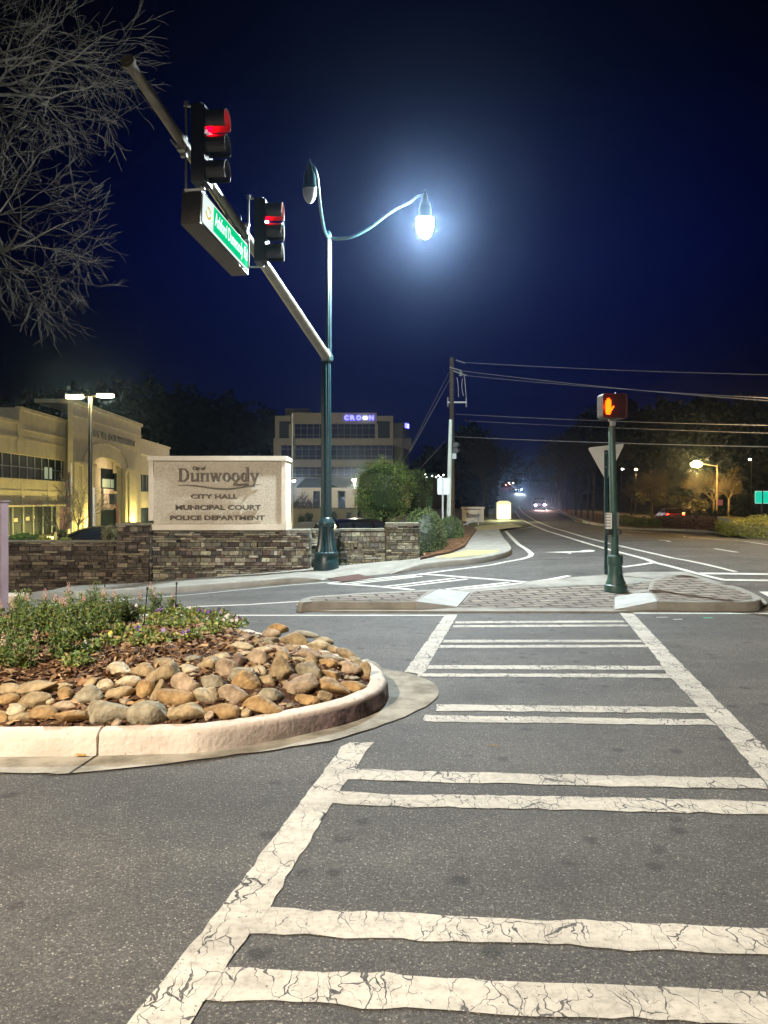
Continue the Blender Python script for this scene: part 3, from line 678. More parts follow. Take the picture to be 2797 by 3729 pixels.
# rows counted from the kerb inwards
rows = {}; pos_ = []
for i, (x, y, w_, h_, r_, c_) in enumerate(stones):
    p = GM(x, y+h_*.25); dd = dist_in(p.x, p.y); pos_.append((p, dd)); rows.setdefault(min(5, int(dd/.24)), []).append(i)
RN = ['against the kerb', 'one row in', 'two rows in', 'mid band', 'near the mulch', 'topmost beside mulch']
rank = {}
for r_, l in rows.items():
    byc = {}
    for i in sorted(l, key=lambda i: stones[i][0]): byc.setdefault(stones[i][5], []).append(i)
    for l2 in byc.values():
        for k, i in enumerate(l2): rank[i] = (r_, k, len(l2))
for i, (x, y, w_, h_, r_, c_) in enumerate(stones):
    p, dd = pos_[i]; d = p.y; a = w_*d/F/2*1.12; c = h_*d/F/2*1.15; rn = random.Random(100+i)
    Mx = Matrix.Rotation(rn.uniform(-.25, .25), 3, 'Z') @ Matrix.Rotation(R(r_), 3, 'Y') @ Matrix.Rotation(rn.uniform(-.35, .0), 3, 'X')
    bb = B(); k = rn.uniform(.88, 1.12); bb.cur = tuple(q*k for q in SCOL[c_][0])
    bb.rock((a*1.10, max(a, c)*rn.uniform(.70, .88), c*1.08), i+3, Mx)
    o = link('river_stone', bb, M['stone'], smooth=True); o.location = (p.x, p.y+c*.2, p.z+c*.30+rn.uniform(-.004, .01))
    rr, kk, nn = rank[i]
    size = 'large' if w_ > 105 else ('small' if w_ < 62 else 'medium'); shp = 'long' if w_ > 2.1*h_ else ('upright' if h_ > w_*1.1 else ('round' if w_ < 1.25*h_ else 'oval'))
    wh = ('only one of its colour there' if nn == 1 else ORD[min(kk, 19)]+' of its colour from left')
    tag(o, f"{size} {shp} {SCOL[c_][1]} stone {RN[rr]}, {wh}", 'stone', 'river stones edging the flower bed')

rn = random.Random(77); small = []; occ = [(p.x, p.y, .07) for p, _ in pos_]; tries = 0
while len(small) < 70 and tries < 9000:
    tries += 1; y = rn.uniform(5.0, 8.9); x = rn.uniform(-.52*y, .0)
    if not inside(x, y, innerK): continue
    dd = dist_in(x, y)
    if dd > (.80 if x > -1.6 else .58) or dd < .04 or any((x-u)**2+(y-v)**2 < (q+.035)**2 for u, v, q in occ): continue
    occ.append((x, y, .05)); small.append((x, y))
cc_ = {}
for k, (x, y) in enumerate(sorted(small)):
    ci = rn.choice((0, 1, 1, 2, 3, 4, 5)); q = cc_.get(ci, 0); cc_[ci] = q+1; a = rn.uniform(.035, .06); bb = B(); kk = rn.uniform(.75, 1.1); bb.cur = tuple(v*kk for v in SCOL[ci][0])
    bb.rock((a, a*.8, a*.6), 900+k, Matrix.Rotation(rn.uniform(0, 3.1), 3, 'Z') @ Matrix.Rotation(rn.gauss(0, .35), 3, 'X')); o = link('river_stone', bb, M['stone'], smooth=True); o.location = (x, y, MH(x, y)+a*.28)
    tag(o, f"small {SCOL[ci][1]} cobble wedged between bigger stones, {ORD[min(q, 19)]} such cobble from left", 'stone', 'river stones edging the flower bed')

# ------------------------------------------------------------------ flowers
GR = [(.13, .20, .045), (.09, .16, .04), (.20, .26, .07), (.06, .12, .035), (.26, .29, .09)]
def snapdragon(px, py, topy, seed, bloom, label, wd=1.0, thick=1):
    p = GM(px, py); t = thing('snapdragon', p, label, 'flower plant', 'snapdragons at the back of the flower bed'); rn = random.Random(seed)
    hgt = (py-topy)*p.y/F; st = B(); lf = B(); fl_ = B()
    ns = 3+thick; tops = []
    for k in range(ns):
        a = rn.uniform(0, 6.28); sp = .07*wd*rn.uniform(.3, 1.3); hh = hgt*(1 if k == 0 else rn.uniform(.55, .95))*(.80 if bloom else 1)
        tip = p+Vector((math.cos(a)*sp*1.3, math.sin(a)*sp*1.3, hh)); base_ = p+Vector((math.cos(a)*sp*.3, math.sin(a)*sp*.3, -.01))
        st.cur = (.08, .12, .03); st.tube([base_, base_.lerp(tip, .5)+Vector((sp*.2, 0, 0)), tip], [.005, .004, .003], 5)
        tops.append(tip)
        for q in range(int(hh/.0022)):
            f_ = rn.random()**.9; c = base_.lerp(tip, f_)+Vector((rn.gauss(0, .026*wd), rn.gauss(0, .026*wd), 0)); lf.cur = tuple(v*rn.uniform(.8, 1.25) for v in rn.choice(GR)); lf.leaf(c, rn.uniform(.032, .062)*(1.1-.35*f_), rn, .36, .7)
    link('stem', st, M['leaf'], t); link('foliage', lf, M['leaf'], t)
    for k, tip in enumerate(tops[:bloom]):
        fb = B()
        L_ = rn.uniform(.07, .12)
        for q in range(15):
            f_ = q/15; an = q*2.4; rr = .020*(1-f_*.6); fb.cur = tuple(v*rn.uniform(.85, 1.1) for v in rn.choice([(.62, .40, .32), (.68, .50, .40), (.52, .30, .26)]))
            fb.blob(tip+Vector((math.cos(an)*rr, math.sin(an)*rr, f_*L_-.01)), (.0085*(1.2-f_*.6),)*3, seed+q, .25, 1)
        link('flower', fb, M['flower'], t)
    return t
SN = [(25,2330,2180,2,'two pale pink spikes at the left edge of the photo'),(15,2360,2250,0,'leafy and without bloom at the left edge'),(75,2290,2155,1,'beside the kerb end at far left'),(120,2300,2150,1,'single pink spike left of the tall one'),(65,2270,2150,0,'low leafy one behind the far left spikes'),
(100,2440,2310,1,'dark bushy one in front, pink bloom lying on top'),(35,2430,2330,2,'short pink bloom in the front left corner'),(110,2350,2210,0,'slim leafy stem over the mulch at left'),(170,2290,2165,1,'orange bloom in the left half of the row'),(200,2310,2190,0,'leafy, behind the foremost tall plant'),
(215,2400,2240,0,'leafy column standing forward over the mulch'),(235,2330,2170,1,'orange spike right of the foremost column'),(278,2280,2120,1,'tallest pink spike in the middle'),(270,2310,2165,1,'second peach spike below the tallest'),(340,2270,2118,0,'tall green spear without bloom'),
(320,2290,2165,1,'faded cream tip beside the green spear'),(375,2275,2150,1,'small pink tip right of the green spear'),(405,2280,2140,1,'pink spike at the right end of the dense row'),(440,2270,2165,0,'loose pale green one right of the dense row'),(482,2270,2160,1,'brownish tip next to the first pansies'),
(570,2240,2118,2,'lone pink pair standing among the pansies'),(628,2235,2165,1,'small peach spike beside the thin rear stake'),(150,2265,2180,0,'low green one behind the middle row'),(390,2300,2190,0,'bushy green one at the front of the right half'),(300,2340,2220,0,'green one leaning over the mulch'),(60,2400,2290,0,'leafy one above the front left corner')]
for i, (x, y, ty, bl, d_) in enumerate(SN): snapdragon(x, y, ty, 300+i, bl, 'snapdragon, '+d_, 1.25 if bl == 0 else 1.0, 2 if bl == 0 else 1)
def pansy(px, py, seed, nf, label, cols, wd=1.0):
    p = GM(px, py); t = thing('pansy', p, label, 'flower plant', 'pansies in the flower bed'); rn = random.Random(seed); lf = B()
    for q in range(int(190*wd)):
        a = rn.uniform(0, 6.28); r_ = .13*wd*math.sqrt(rn.random()); c = p+Vector((r_*math.cos(a), r_*math.sin(a), rn.uniform(0, .10)*(1.2-r_/.13/wd*.6)))
        lf.cur = tuple(v*rn.uniform(.8, 1.3) for v in rn.choice([(.16, .24, .05), (.26, .32, .09), (.10, .17, .04), (.38, .38, .13)])); lf.leaf(c, rn.uniform(.03, .05), rn, .6, .5)
    link('foliage', lf, M['leaf'], t)
    for q in range(nf):
        a = rn.uniform(0, 6.28); r_ = .08*wd*rn.random(); c = p+Vector((r_*math.cos(a), r_*math.sin(a)-.02, rn.uniform(.07, .11))); fb = B(); cc = rn.choice(cols)
        nrm = Vector((rn.gauss(0, .3)-.2, -1, .6+rn.gauss(0, .2))).normalized(); t1 = nrm.cross(Vector((0, 0, 1))).normalized(); t2 = t1.cross(nrm)
        for k in range(5):
            an = k*1.257+.3; fb.cur = tuple(v*rn.uniform(.85, 1.15) for v in cc); ctr = c+(t1*math.cos(an)+t2*math.sin(an))*.013
            Mx = Matrix((t1, t2, nrm)).transposed(); fb.blob(ctr, (.013, .013, .004), q*7+k, .1, 1, M=Mx)
        fb.cur = (.7, .5, .05); fb.blob(c+nrm*.004, (.004,)*3, 1, 0, 1); link('flower', fb, M['flower'], t)
PU = (.16, .05, .38); WH = (.75, .72, .74); LV = (.38, .26, .55)
PN = [(490,2240,2,[PU,LV],'lavender flowers beside the dense snapdragons'),(515,2235,2,[WH],'white flowers just left of the front stake'),(580,2250,2,[PU],'dark purple flower right of the front stake'),(620,2245,1,[WH],'pale flower between stakes'),(640,2232,3,[WH,PU],'white and purple pair beneath the thin rear stake'),
(665,2250,2,[PU],'two purple flowers right of the rear stake'),(700,2240,2,[WH,PU],'white tips on the back rim'),(725,2245,3,[PU],'purple trio on the back rim'),(765,2255,3,[PU],'deep violet flowers nearest the road line'),(800,2250,2,[PU,LV],'two violet flowers before the white end plants'),
(835,2270,3,[WH],'white flowers near the right end of the bed'),(865,2280,3,[WH,LV],'rightmost with white lilac flowers'),(840,2290,2,[WH],'low pair of white flowers over bare mulch at right'),(600,2285,0,[PU],'leafy without flowers in the middle'),(650,2290,0,[PU],'broad leafy one in the middle'),(560,2280,0,[PU],'small leafy one right of the stake foot'),
(685,2330,2,[PU],'single bright purple flower standing alone in the mulch'),(580,2340,1,[LV],'small lilac flower left of the bright purple one'),(512,2320,2,[PU],'purple flower at the foot of the front stake'),(765,2310,1,[(.6,.6,.2)],'yellow leaves, halfway to the stones'),(310,2380,2,[WH],'two white flowers low in front of the snapdragons'),(325,2300,1,[WH],'one large white flower right of the snapdragons'),
(440,2310,0,[PU],'dark green and flowerless in the centre'),(395,2350,1,[(.7,.6,.1)],'low with yellow leaf tips'),(500,2350,0,[PU],'small flowerless sprig above the stones'),(750,2280,1,[WH],'pale sprig near the back rim'),(470,2265,0,[PU],'low clump beside the row of snapdragons'),(700,2275,0,[PU],'clump in the middle of the dense band'),(800,2285,1,[WH],'clump left of the white end plants'),(285,2420,0,[PU],'tiny green sprig')]
for i, (x, y, nf, cl, d_) in enumerate(PN): pansy(x, y, 500+i, nf, 'pansy plant, '+d_, cl, 1.0 if nf or i % 2 else .8)
for (x0, y0, x1, y1, lab) in ((522, 2285, 537, 2143, 'thin black stake in the front of the flower bed, leaning right'), (638, 2240, 643, 2125, 'thinner dark stake at the back of the flower bed')):
    p = GM(x0, y0); b = B(); q = P(x1, y1, p.y); b.tube([p-Vector((0, 0, .05)), q], [.006, .006], 6); b.box(q, (.02, .02, .03)); o = link('garden_stake', b, M['black'], None); tag(o, lab, 'stake', 'stakes in the flower bed')
# leaf left lying on the gutter and a twig on the road
for nm, px, py, s_, lab, cat_ in (('dry_leaf', 292, 2752, .05, 'curled yellow leaf lying in the gutter by the kerb joint', 'leaf'), ('dry_twig', 1796, 2709, .035, 'small straw-coloured twig lying on the asphalt of the crossing', 'twig')):
    p = G(px, py, .02); b = B(); b.cur = (.42, .27, .08)
    if nm == 'dry_leaf': b.add([p+Vector(q) for q in ((-s_, 0, 0), (-s_*.4, -.014, .006), (s_*.5, -.012, .002), (s_, 0, .012), (s_*.3, .018, .004), (-s_*.5, .016, .01))], [(0, 1, 2, 3, 4, 5)]); b.add([p+Vector(q) for q in ((s_, 0, .012), (s_*1.5, .004, .016), (s_*1.5, .006, .012))], [(0, 1, 2)])
    else: b.tube([p+Vector((-s_, .01, -.012)), p+Vector((0, 0, -.008)), p+Vector((s_, -.012, -.014))], [.003, .0025, .002], 5)
    tag(link(nm, b, M['chips']), lab, cat_)
# ------------------------------------------------------------------ stone wall with the city sign
D = 18.5; SP = D/F
wx = lambda px: (px-CX)*SP
wz = lambda py: CH+(HY-py)*SP
def ledge(b, x0, x1, yf, z1, th, seed, pal, sides=True):
    """ledgestone facing: a core and courses of separate stones"""
    rn = random.Random(seed); zb = min(H(x0, yf), H(x1, yf))-.25
    b.cur = (.02, .018, .016); b.box(((x0+x1)/2, yf+th/2, (zb+z1)/2), (x1-x0-.02, th-.02, z1-zb-.004))
    z = zb
    while z < z1-.03:
        h = min(rn.choice((.045, .06, .08, .11, .055)), z1-z); x = x0
        while x < x1-.01:
            L_ = min(rn.uniform(.09, .38)*(1 if h < .08 else .7), x1-x)
            if x1-x-L_ < .06: L_ = x1-x
            big = rn.random() < .05
            k = rn.uniform(.5, 1.45)*(.8+.35*math.sin(x*1.9+z*2.5+seed)**2); c = rn.choice(pal); b.cur = tuple(q*k for q in c); pr = rn.uniform(-.02, .045)
            b.box((x+L_/2, yf+.03-pr/2, z+h/2), (L_-.012, .08+pr, h-.012), M=Matrix.Rotation(rn.gauss(0, .012), 3, 'Z') @ Matrix.Rotation(rn.gauss(0, .02), 3, 'Y'))
            x += L_
            if big and h > .05: pass
        if sides:
            for xs_ in (x0, x1):
                y = yf+.06
                while y < yf+th-.02:
                    L_ = min(rn.uniform(.1, .3), yf+th-y); k = rn.uniform(.6, 1.3); c = rn.choice(pal); b.cur = tuple(q*k for q in c)
                    b.box((xs_, y+L_/2, z+h/2), (.05+rn.uniform(0, .03), L_-.012, h-.012)); y += L_
        z += h
PL = [(.10, .08, .068), (.15, .125, .10), (.07, .058, .052), (.20, .165, .125), (.12, .098, .088), (.25, .22, .16)]
PR = [(.20, .19, .165), (.30, .29, .24), (.12, .12, .12), (.42, .40, .33), (.22, .185, .16), (.33, .32, .24), (.14, .11, .10)]
PRR = [(.27, .27, .22), (.36, .36, .28), (.15, .15, .14), (.46, .45, .35), (.22, .20, .17)]
def wall(segs, label, caps):
    t = thing('stone_wall', (0, D, 0), label, 'wall'); b = B()
    for s in segs: ledge(b, *s)
    link('masonry', b, M['ledgestone'], t)
    for c in caps: bb = B(); bb.box(*c); link('capstone', bb, M['capstone'], t)
    return t
def cp(x0, x1, yf, z, th, h=.05, ov=.03): return (((x0+x1)/2, yf+th/2, z+h/2), (x1-x0+2*ov, th+2*ov, h))
X = wx
wall([(X(-560), X(436), D+.05, wz(1975), .5, 1, PL)], 'low brown ledgestone wall left of the pillar, in front of the city hall car park', [cp(X(-560), X(436), D+.05, wz(1975), .5, .03, .0)])
wall([(X(438), X(552), D-.20, wz(1912), .8, 2, PL)], 'reddish ledgestone pillar with a dark cap, left of the city sign', [cp(X(438), X(552), D-.20, wz(1912), .8)])
wall([(X(554), X(1124), D, wz(1936), .9, 3, PR), (X(1128), X(1236), D+.45, wz(1936), .5, 4, PRR, False)], 'grey and tan ledgestone wall carrying the city sign', [cp(X(554), X(1124), D, wz(1936), 1.0, .04, .0), cp(X(1126), X(1238), D+.43, wz(1936), .55, .04, .0)])
wall([(X(1240), X(1404), D, wz(1934), .6, 5, PRR)], 'ledgestone wall right of the big green signal pole', [cp(X(1238), X(1402), D, wz(1934), .6, .05, .01)])
wall([(X(1406), X(1524), D-.04, wz(1915), .7, 6, PRR)], 'ledgestone end pillar next to the clipped bush', [cp(X(1406), X(1524), D-.04, wz(1915), .7, .07, .02)])

sg = thing('city_sign', (X(800), D, wz(1934)), 'big cream monument sign lettered Dunwoody, city hall, municipal court, police department', 'sign')
yf = D-.05; dp = 1.05
b = B(); b.box(((X(560)+X(1026))/2, yf+dp/2+.02, (wz(1680)+wz(1908))/2), (X(1026)-X(560), dp-.04, wz(1680)-wz(1908))); panel = link('panel', b, M['panel'], sg)
for (a, c, zb) in ((543, 560, 1896), (1026, 1042, 1908)):
    b = B(); b.box(((X(a)+X(c))/2, yf+dp/2, (wz(1678.5)+wz(zb))/2), (X(c)-X(a)-.004, dp, wz(1678.5)-wz(zb))); link('column', b, M['cream'], sg)
b = B(); b.box(((X(541)+X(1044))/2, yf+dp/2, (wz(1661)+wz(1678))/2), (X(1044)-X(541)+.02, dp+.06, wz(1661)-wz(1678))); link('cap', b, M['cream'], sg)
b = B(); b.box(((X(551)+X(1044))/2, yf+dp/2-.02, (wz(1909)+wz(1930))/2), (X(1044)-X(551), dp+.04, wz(1909)-wz(1930))); link('plinth', b, M['cream'], sg)
def stext(s, x0, x1, ybase, capy, bold, nm='lettering', shear=0, e=.02):
    b = B(); capm = (ybase-capy)*SP
    b.text(s, capm/.70, (X(x0), yf+.02, wz(ybase)), (1, 0, 0), (0, 0, 1), e, bold, fit=(x1-x0)*SP, shear=shear); link(nm, b, M['letter'], sg)
# serif capitals built from stems, bars and bowls
def serif_word(word, x0, x1, ybase, capy, nm='lettering'):
    """letters with thick stems, thin bars and slab serifs; each piece a hair prouder than the last so that none share a face"""
    b = B(); Hc = (ybase-capy)*SP; xh = Hc*.66; st = Hc*.19; th = Hc*.075; adv = {'D': .95, 'u': .74, 'n': .74, 'w': .95, 'o': .68, 'd': .72, 'y': .72}
    tot = sum(adv[c] for c in word); k = (x1-x0)*SP/tot; x = X(x0); cnt = [0]
    def bar(ax, az, w_, h): cnt[0] += 1; e = .018+cnt[0]*.0006; b.box((ax+w_/2, yf+.02-e/2, wz(ybase)+az+h/2), (w_, e, h))
    def diag(ax, az, bx, bz, w_): cnt[0] += 1; e = .018+cnt[0]*.0006; z0 = wz(ybase); b.prism([(ax-w_/2, yf+.02, z0+az), (ax+w_/2, yf+.02, z0+az), (bx+w_/2, yf+.02, z0+bz), (bx-w_/2, yf+.02, z0+bz)], (0, -e, 0))
    def ring(cx, cz, rx, rz_, a0=0, a1=360, tx=st, tz=th):
        cnt[0] += 1; e = .018+cnt[0]*.0006; n = 20; o_ = []; i_ = []
        for q in range(n+1):
            an = R(a0+(a1-a0)*q/n); o_.append((cx+rx*math.cos(an), cz+rz_*math.sin(an))); i_.append((cx+(rx-tx)*math.cos(an), cz+(rz_-tz)*math.sin(an)))
        for q in range(n):
            b.prism([(u, yf+.02, wz(ybase)+v) for u, v in (o_[q], o_[q+1], i_[q+1], i_[q])], (0, -e, 0))
    for c in word:
        w_ = adv[c]*k; s = w_*.04; L_ = w_-2*s; a = x+s
        if c == 'D': bar(a+L_*.10, 0, st, Hc); bar(a, 0, L_*.5, th); bar(a, Hc-th, L_*.5, th); ring(a+L_*.46, Hc/2, L_*.50, Hc/2, -90, 90)
        elif c in 'un':
            bar(a+L_*.08, 0, st*.85, xh); bar(a+L_*.70, 0, st*.85, xh)
            if c == 'n': ring(a+L_*.50, xh*.62, L_*.36, xh*.38, 10, 150, st*.7, th*1.2); bar(a, 0, L_*.36, th); bar(a+L_*.60, 0, L_*.38, th); bar(a, xh-th, L_*.2, th)
            else: ring(a+L_*.44, xh*.38, L_*.36, xh*.38, 190, 340, st*.7, th*1.2); bar(a, xh-th, L_*.22, th); bar(a+L_*.6, xh-th, L_*.2, th); bar(a+L_*.8, 0, L_*.18, th)
        elif c == 'w':
            for (p, q, r_) in ((.10, .30, 1), (.30, .50, .5), (.50, .70, 1), (.70, .90, .5)):
                up = r_ == 1; diag(a+L_*p, xh if up else 0, a+L_*q, 0 if up else xh, st*.8*r_+th*.3)
            bar(a-.01, xh-th, L_*.26, th); bar(a+L_*.38, xh-th, L_*.24, th); bar(a+L_*.78, xh-th, L_*.22, th)
        elif c == 'o': ring(a+L_*.5, xh*.5, L_*.5, xh*.53)
        elif c == 'd': ring(a+L_*.42, xh*.5, L_*.42, xh*.53); bar(a+L_*.70, 0, st*.9, Hc*1.1); bar(a+L_*.55, Hc*1.1-th, L_*.25, th); bar(a+L_*.85, 0, L_*.15, th)
        elif c == 'y': diag(a+L_*.18, xh, a+L_*.52, 0, st); diag(a+L_*.88, xh, a+L_*.42, -Hc*.38, st*.55); bar(a, xh-th, L_*.4, th); bar(a+L_*.68, xh-th, L_*.34, th); bar(a+L_*.25, -Hc*.42, L_*.25, th*1.6)
        x += w_
    link(nm, b, M['letter'], sg)
serif_word('Dunwoody', 648, 944, 1753, 1706)
stext('City of', 703, 750, 1711, 1699, .03, shear=.3); stext('Georgia', 850, 908, 1769, 1758, .03, shear=.3)
stext('CITY HALL', 696, 867, 1815, 1800, .028); stext('MUNICIPAL COURT', 641, 951, 1856, 1839, .028); stext('POLICE DEPARTMENT', 621, 965, 1893, 1877, .028)
b = B(); up_ = []; dn = []
for k in range(25):
    f_ = k/24; px = 645+308*f_; y = 1772-7*math.sin(f_*6.0+1.2)*1.2-5*f_+3; tk = 5.5*math.sin(math.pi*f_)**.6; up_.append((px, y-tk/2)); dn.append((px, y+tk/2))
for k in range(24): b.prism([(X(u), yf+.02, wz(v)) for u, v in (up_[k], up_[k+1], dn[k+1], dn[k])], (0, -.02, 0))
link('swoosh', b, M['letter'], sg)

# ------------------------------------------------------------------ big signal pole with mast arm and two lamps
DP = 17.8; sp_ = DP/F; pxX = (1188-CX)*sp_
zz = lambda y: CH+(HY-y)*sp_
sgp = thing('signal_pole', (pxX, DP, H(pxX, DP)+.13), 'tall fluted dark green pole with mast arm and two lamps before the stone wall', 'signal pole')
z0 = H(pxX, DP)+.13
b = B(); prof = [(46, 2068), (46.5, 2045), (45, 2040), (43, 2036), (43, 2020), (46, 2017), (46, 2012), (41, 2008), (38, 1996), (33, 1980), (29.5, 1960), (27.5, 1940), (27, 1918), (30, 1914), (32, 1908), (32, 1903), (28, 1897), (26, 1890), (23, 1886), (21, 1884)]
b.lathe([(r*sp_, zz(y) if y < 2068 else z0) for r, y in prof], (pxX, DP, 0), 96, [0, 0, 0, 0, 0, 0, 0, .10, .14, .14, .14, .14, .10, 0, 0, 0, 0, 0, 0, 0], 16)
link('base', b, M['green_metal'], sgp, smooth=35)
b = B(); b.lathe([(20*sp_, zz(1884)), (18.5*sp_, zz(1600)), (17*sp_, zz(1316))], (pxX, DP, 0), 96, [.16]*3, 12); link('shaft', b, M['green_metal'], sgp, smooth=35)
b = B(); px2 = (1199-CX)*sp_; b.lathe([(17*sp_, zz(1318)), (21*sp_, zz(1314)), (22*sp_, zz(1300)), (19*sp_, zz(1292)), (16*sp_, zz(1285)), (12*sp_, zz(1270))], (pxX+.02, DP, 0), 32); link('collar', b, M['green_metal'], sgp, smooth=35)
b = B(); b.lathe([(11.5*sp_, zz(1300)), (10.5*sp_, zz(1080)), (9.5*sp_, zz(862))], (px2-.015, DP, 0), 96, [.15]*3, 12); b.lathe([(11*sp_, zz(864)), (12*sp_, zz(858)), (9*sp_, zz(848)), (3*sp_, zz(840))], (px2-.015, DP, 0), 20); link('upper_shaft', b, M['green_metal'], sgp, smooth=35)
def arm_pt(px): d_ = 1/(.0562+(1190-px)*8.51e-5); return P(px, 1300-(1190-px)*1.486, d_)
a0, a1 = arm_pt(1192), arm_pt(468); b = B(); b.tube([a0, a0.lerp(a1, .35), a0.lerp(a1, .7), a1], [.118, .10, .078, .062], 24); link('mast_arm', b, M['arm_metal'], sgp, smooth=40)
dr = (a1-a0).normalized(); b = B(); b.tube([a1-dr*.02, a1+dr*.03], [.085, .085], 16); b.tube([a1+dr*.03, a1+dr*.035], [.04, .04], 12); link('arm_end_cap', b, M['arm_metal'], sgp, smooth=40)
b = B(); b.tube([a0-dr*.02, a0+dr*.05], [.15, .15], 20); link('arm_flange', b, M['green_metal'], sgp, smooth=40)
M['globe_off'] = mat('frosted_globe', (.55, .58, .57), .35, (.66, .68, .66), 8)
M['globe_on'] = glow('lit_globe', (.84, .96, 1.0), 5200)
def luminaire(arm_px, ctr, gy0, gy1, hy, gm, nm):
    pts = smooth_line([P(*q) for q in arm_px], 5); b = B(); n = len(pts); b.tube(pts, [.040-.018*i/(n-1) for i in range(n)], 10); ar = link('lamp_arm', b, M['green_metal'] if nm else M['steel'], sgp, smooth=40)
    d_ = ctr[1]; s = d_/F; z = lambda y: CH+(HY-y)*s; x = (ctr[0]-CX)*s; hh = (gy0-hy)
    b = B(); b.lathe([(27*s, z(gy0+2)), (28*s, z(gy0-3)), (24*s, z(gy0-8)), (23*s, z(gy0-.35*hh)), (19*s, z(gy0-.52*hh)), (12*s, z(gy0-.62*hh)), (10*s, z(gy0-.78*hh)), (7*s, z(gy0-.84*hh)), (3*s, z(gy0-.92*hh)), (4*s, z(gy0-.96*hh)), (1*s, z(hy))], (x, d_, 0), 24); hs_ = link('lamp_housing', b, M['green_metal'], sgp, smooth=40)
    b = B(); gh = gy1-gy0; gk = 1.18 if gm is M['globe_on'] else 1; b.lathe([(q*gk*s, z(gy0+f_*gh)) for q, f_ in ((25, 0), (25.5, .2), (24, .45), (18, .75), (10, .93), (2, 1))], (x, d_, 0), 24); link('globe', b, gm, sgp, smooth=40)
luminaire([(1196, 866, 17.8), (1182, 840, 17.4), (1170, 775, 16.8), (1162, 705, 16.2), (1157, 650, 15.9), (1147, 612, 15.7), (1132, 604, 15.7)], (1128, 15.7), 688, 741, 578, M['globe_off'], 1)
luminaire([(1200, 866, 17.8), (1232, 869, 17.8), (1285, 862, 17.75), (1350, 828, 17.7), (1400, 790, 17.65), (1450, 757, 17.6), (1490, 738, 17.55), (1520, 715, 17.5), (1540, 712, 17.5)], (1548, 17.5), 800, 868, 690, M['globe_on'], 1)

# traffic signal heads; local +X is the face
M['lens_red'] = glow('lit_red_lens', (1.0, .0, .0035), 26); M['lens_off'] = mat('unlit_lens', (.02, .03, .03), .25, spec=.7)
M['visor'] = mat('visor_black', (.06, .065, .065), .38, spec=.7)
def signal_head(pos, rz_, label):
    t = thing('traffic_light', pos, label, 'traffic light', 'traffic lights on the mast arm', rot=(0, 0, rz_)); t.scale = (.93,)*3
    L = lambda nm, b, m, p=t, s=False: link(nm, b, m, p, world=False, smooth=s)
    b = B(); b.box((-.09, 0, 0), (.16, .33, 1.10)); 
    for k in (-1, 0, 1): b.box((0, 0, k*.36), (.06, .345, .345))
    L('housing', b, M['dark_housing'])
    for k, lit in ((1, 1), (0, 0), (-1, 0)):
        z = k*.36; b = B(); b.lathe([(.148, .031), (.14, .043), (.09, .055), (.02, .060)], (0, 0, z), 24, M=Matrix.Rotation(R(90), 3, 'Y')); L('lens', b, M['lens_red'] if lit else M['lens_off'], s=40)
        b = B(); n = 30; A0, A1 = R(-50), R(230); vs = []
        for i in range(n+1):
            an = A0+(A1-A0)*i/n; ln = .31
            for r_, x_ in ((.150, .03), (.150, ln), (.155, ln), (.155, .03)): vs.append((x_, r_*math.cos(an), z+r_*math.sin(an)))
        b.add(vs, [(i*4+q, i*4+(q+1) % 4, (i+1)*4+(q+1) % 4, (i+1)*4+q) for i in range(n) for q in range(4)]+[(0, 1, 2, 3), (n*4+3, n*4+2, n*4+1, n*4)])
        L('visor', b, M['visor'], s=40)
    b = B(); b.tube([(-.30, 0, -.62), (-.30, 0, .64)], [.018]*2, 8)
    for z in (-.60, .60): b.box((-.19, 0, z), (.26, .04, .02)); b.box((-.05, 0, z*.96), (.05, .05, .05))
    b.tube([(-.30, 0, .60), (-.30, 0, .66)], [.035]*2, 8); L('bracket', b, M['steel'], s=40)
    b = B(); b.box((-.36, 0, .02), (.12, .10, .12)); b.box((-.33, 0, .14), (.09, .07, .05)); b.box((-.33, 0, -.10), (.09, .07, .05)); b.tube([(-.42, .05, .0), (-.46, .07, .34)], [.012, .006], 6); b.tube([(-.42, -.05, 0), (-.5, -.07, .1)], [.02, .02], 6); L('clamp', b, M['steel'])
    return t
AR = math.atan2(-.163, .987)
signal_head(P(752, 536, 9.9), AR+R(3.5), 'larger, higher traffic light with a lit red signal, nearer the end of the mast arm')
signal_head(P(967, 847, 12.2), AR+R(6.8), 'smaller traffic light with a lit red signal, closer to the green pole')

# street name sign hung under the arm
nt_, nb_, ft_, fb_ = P(742, 703, 10.6), P(736, 787, 10.6), P(905, 897, 12.35), P(899, 979, 12.35)
ux = (ft_-nt_); LEN = ux.length; ux.normalize(); uy = (nt_-nb_); uy.x *= 0; uy.y = 0; HT = .42; uy = (uy-ux*uy.dot(ux)).normalized(); un = ux.cross(uy).normalized()
ss = thing('street_name_sign', nt_, 'box sign with lit green and white face hanging under the mast arm', 'street sign')
Mx = Matrix((ux, un, uy)).transposed()
def sbox(nm, u0, u1, v0, v1, n0, n1, m, par=ss):
    b = B(); b.box(nt_+ux*((u0+u1)/2)+uy*((v0+v1)/2)+un*((n0+n1)/2), (u1-u0, n1-n0, v1-v0), M=Mx); return link(nm, b, m, par)
M['brown_metal'] = mat('bronze_box_metal', (.075, .062, .045), .5, (.10, .085, .065), 6, .1, 30, metal=.3)
sbox('housing', -.06, LEN+.06, -HT-.05, .05, -.30, -.01, M['brown_metal'])
face = sbox('face', 0, LEN, -HT, 0, -.009, .004, glow('sign_face_white', (.86, 1, .95), .95))
sbox('green_panel', LEN*.20, LEN-.02, -HT+.028, -.022, .001, .008, glow('sign_face_green', (.0, .62, .24), 1.0), face)
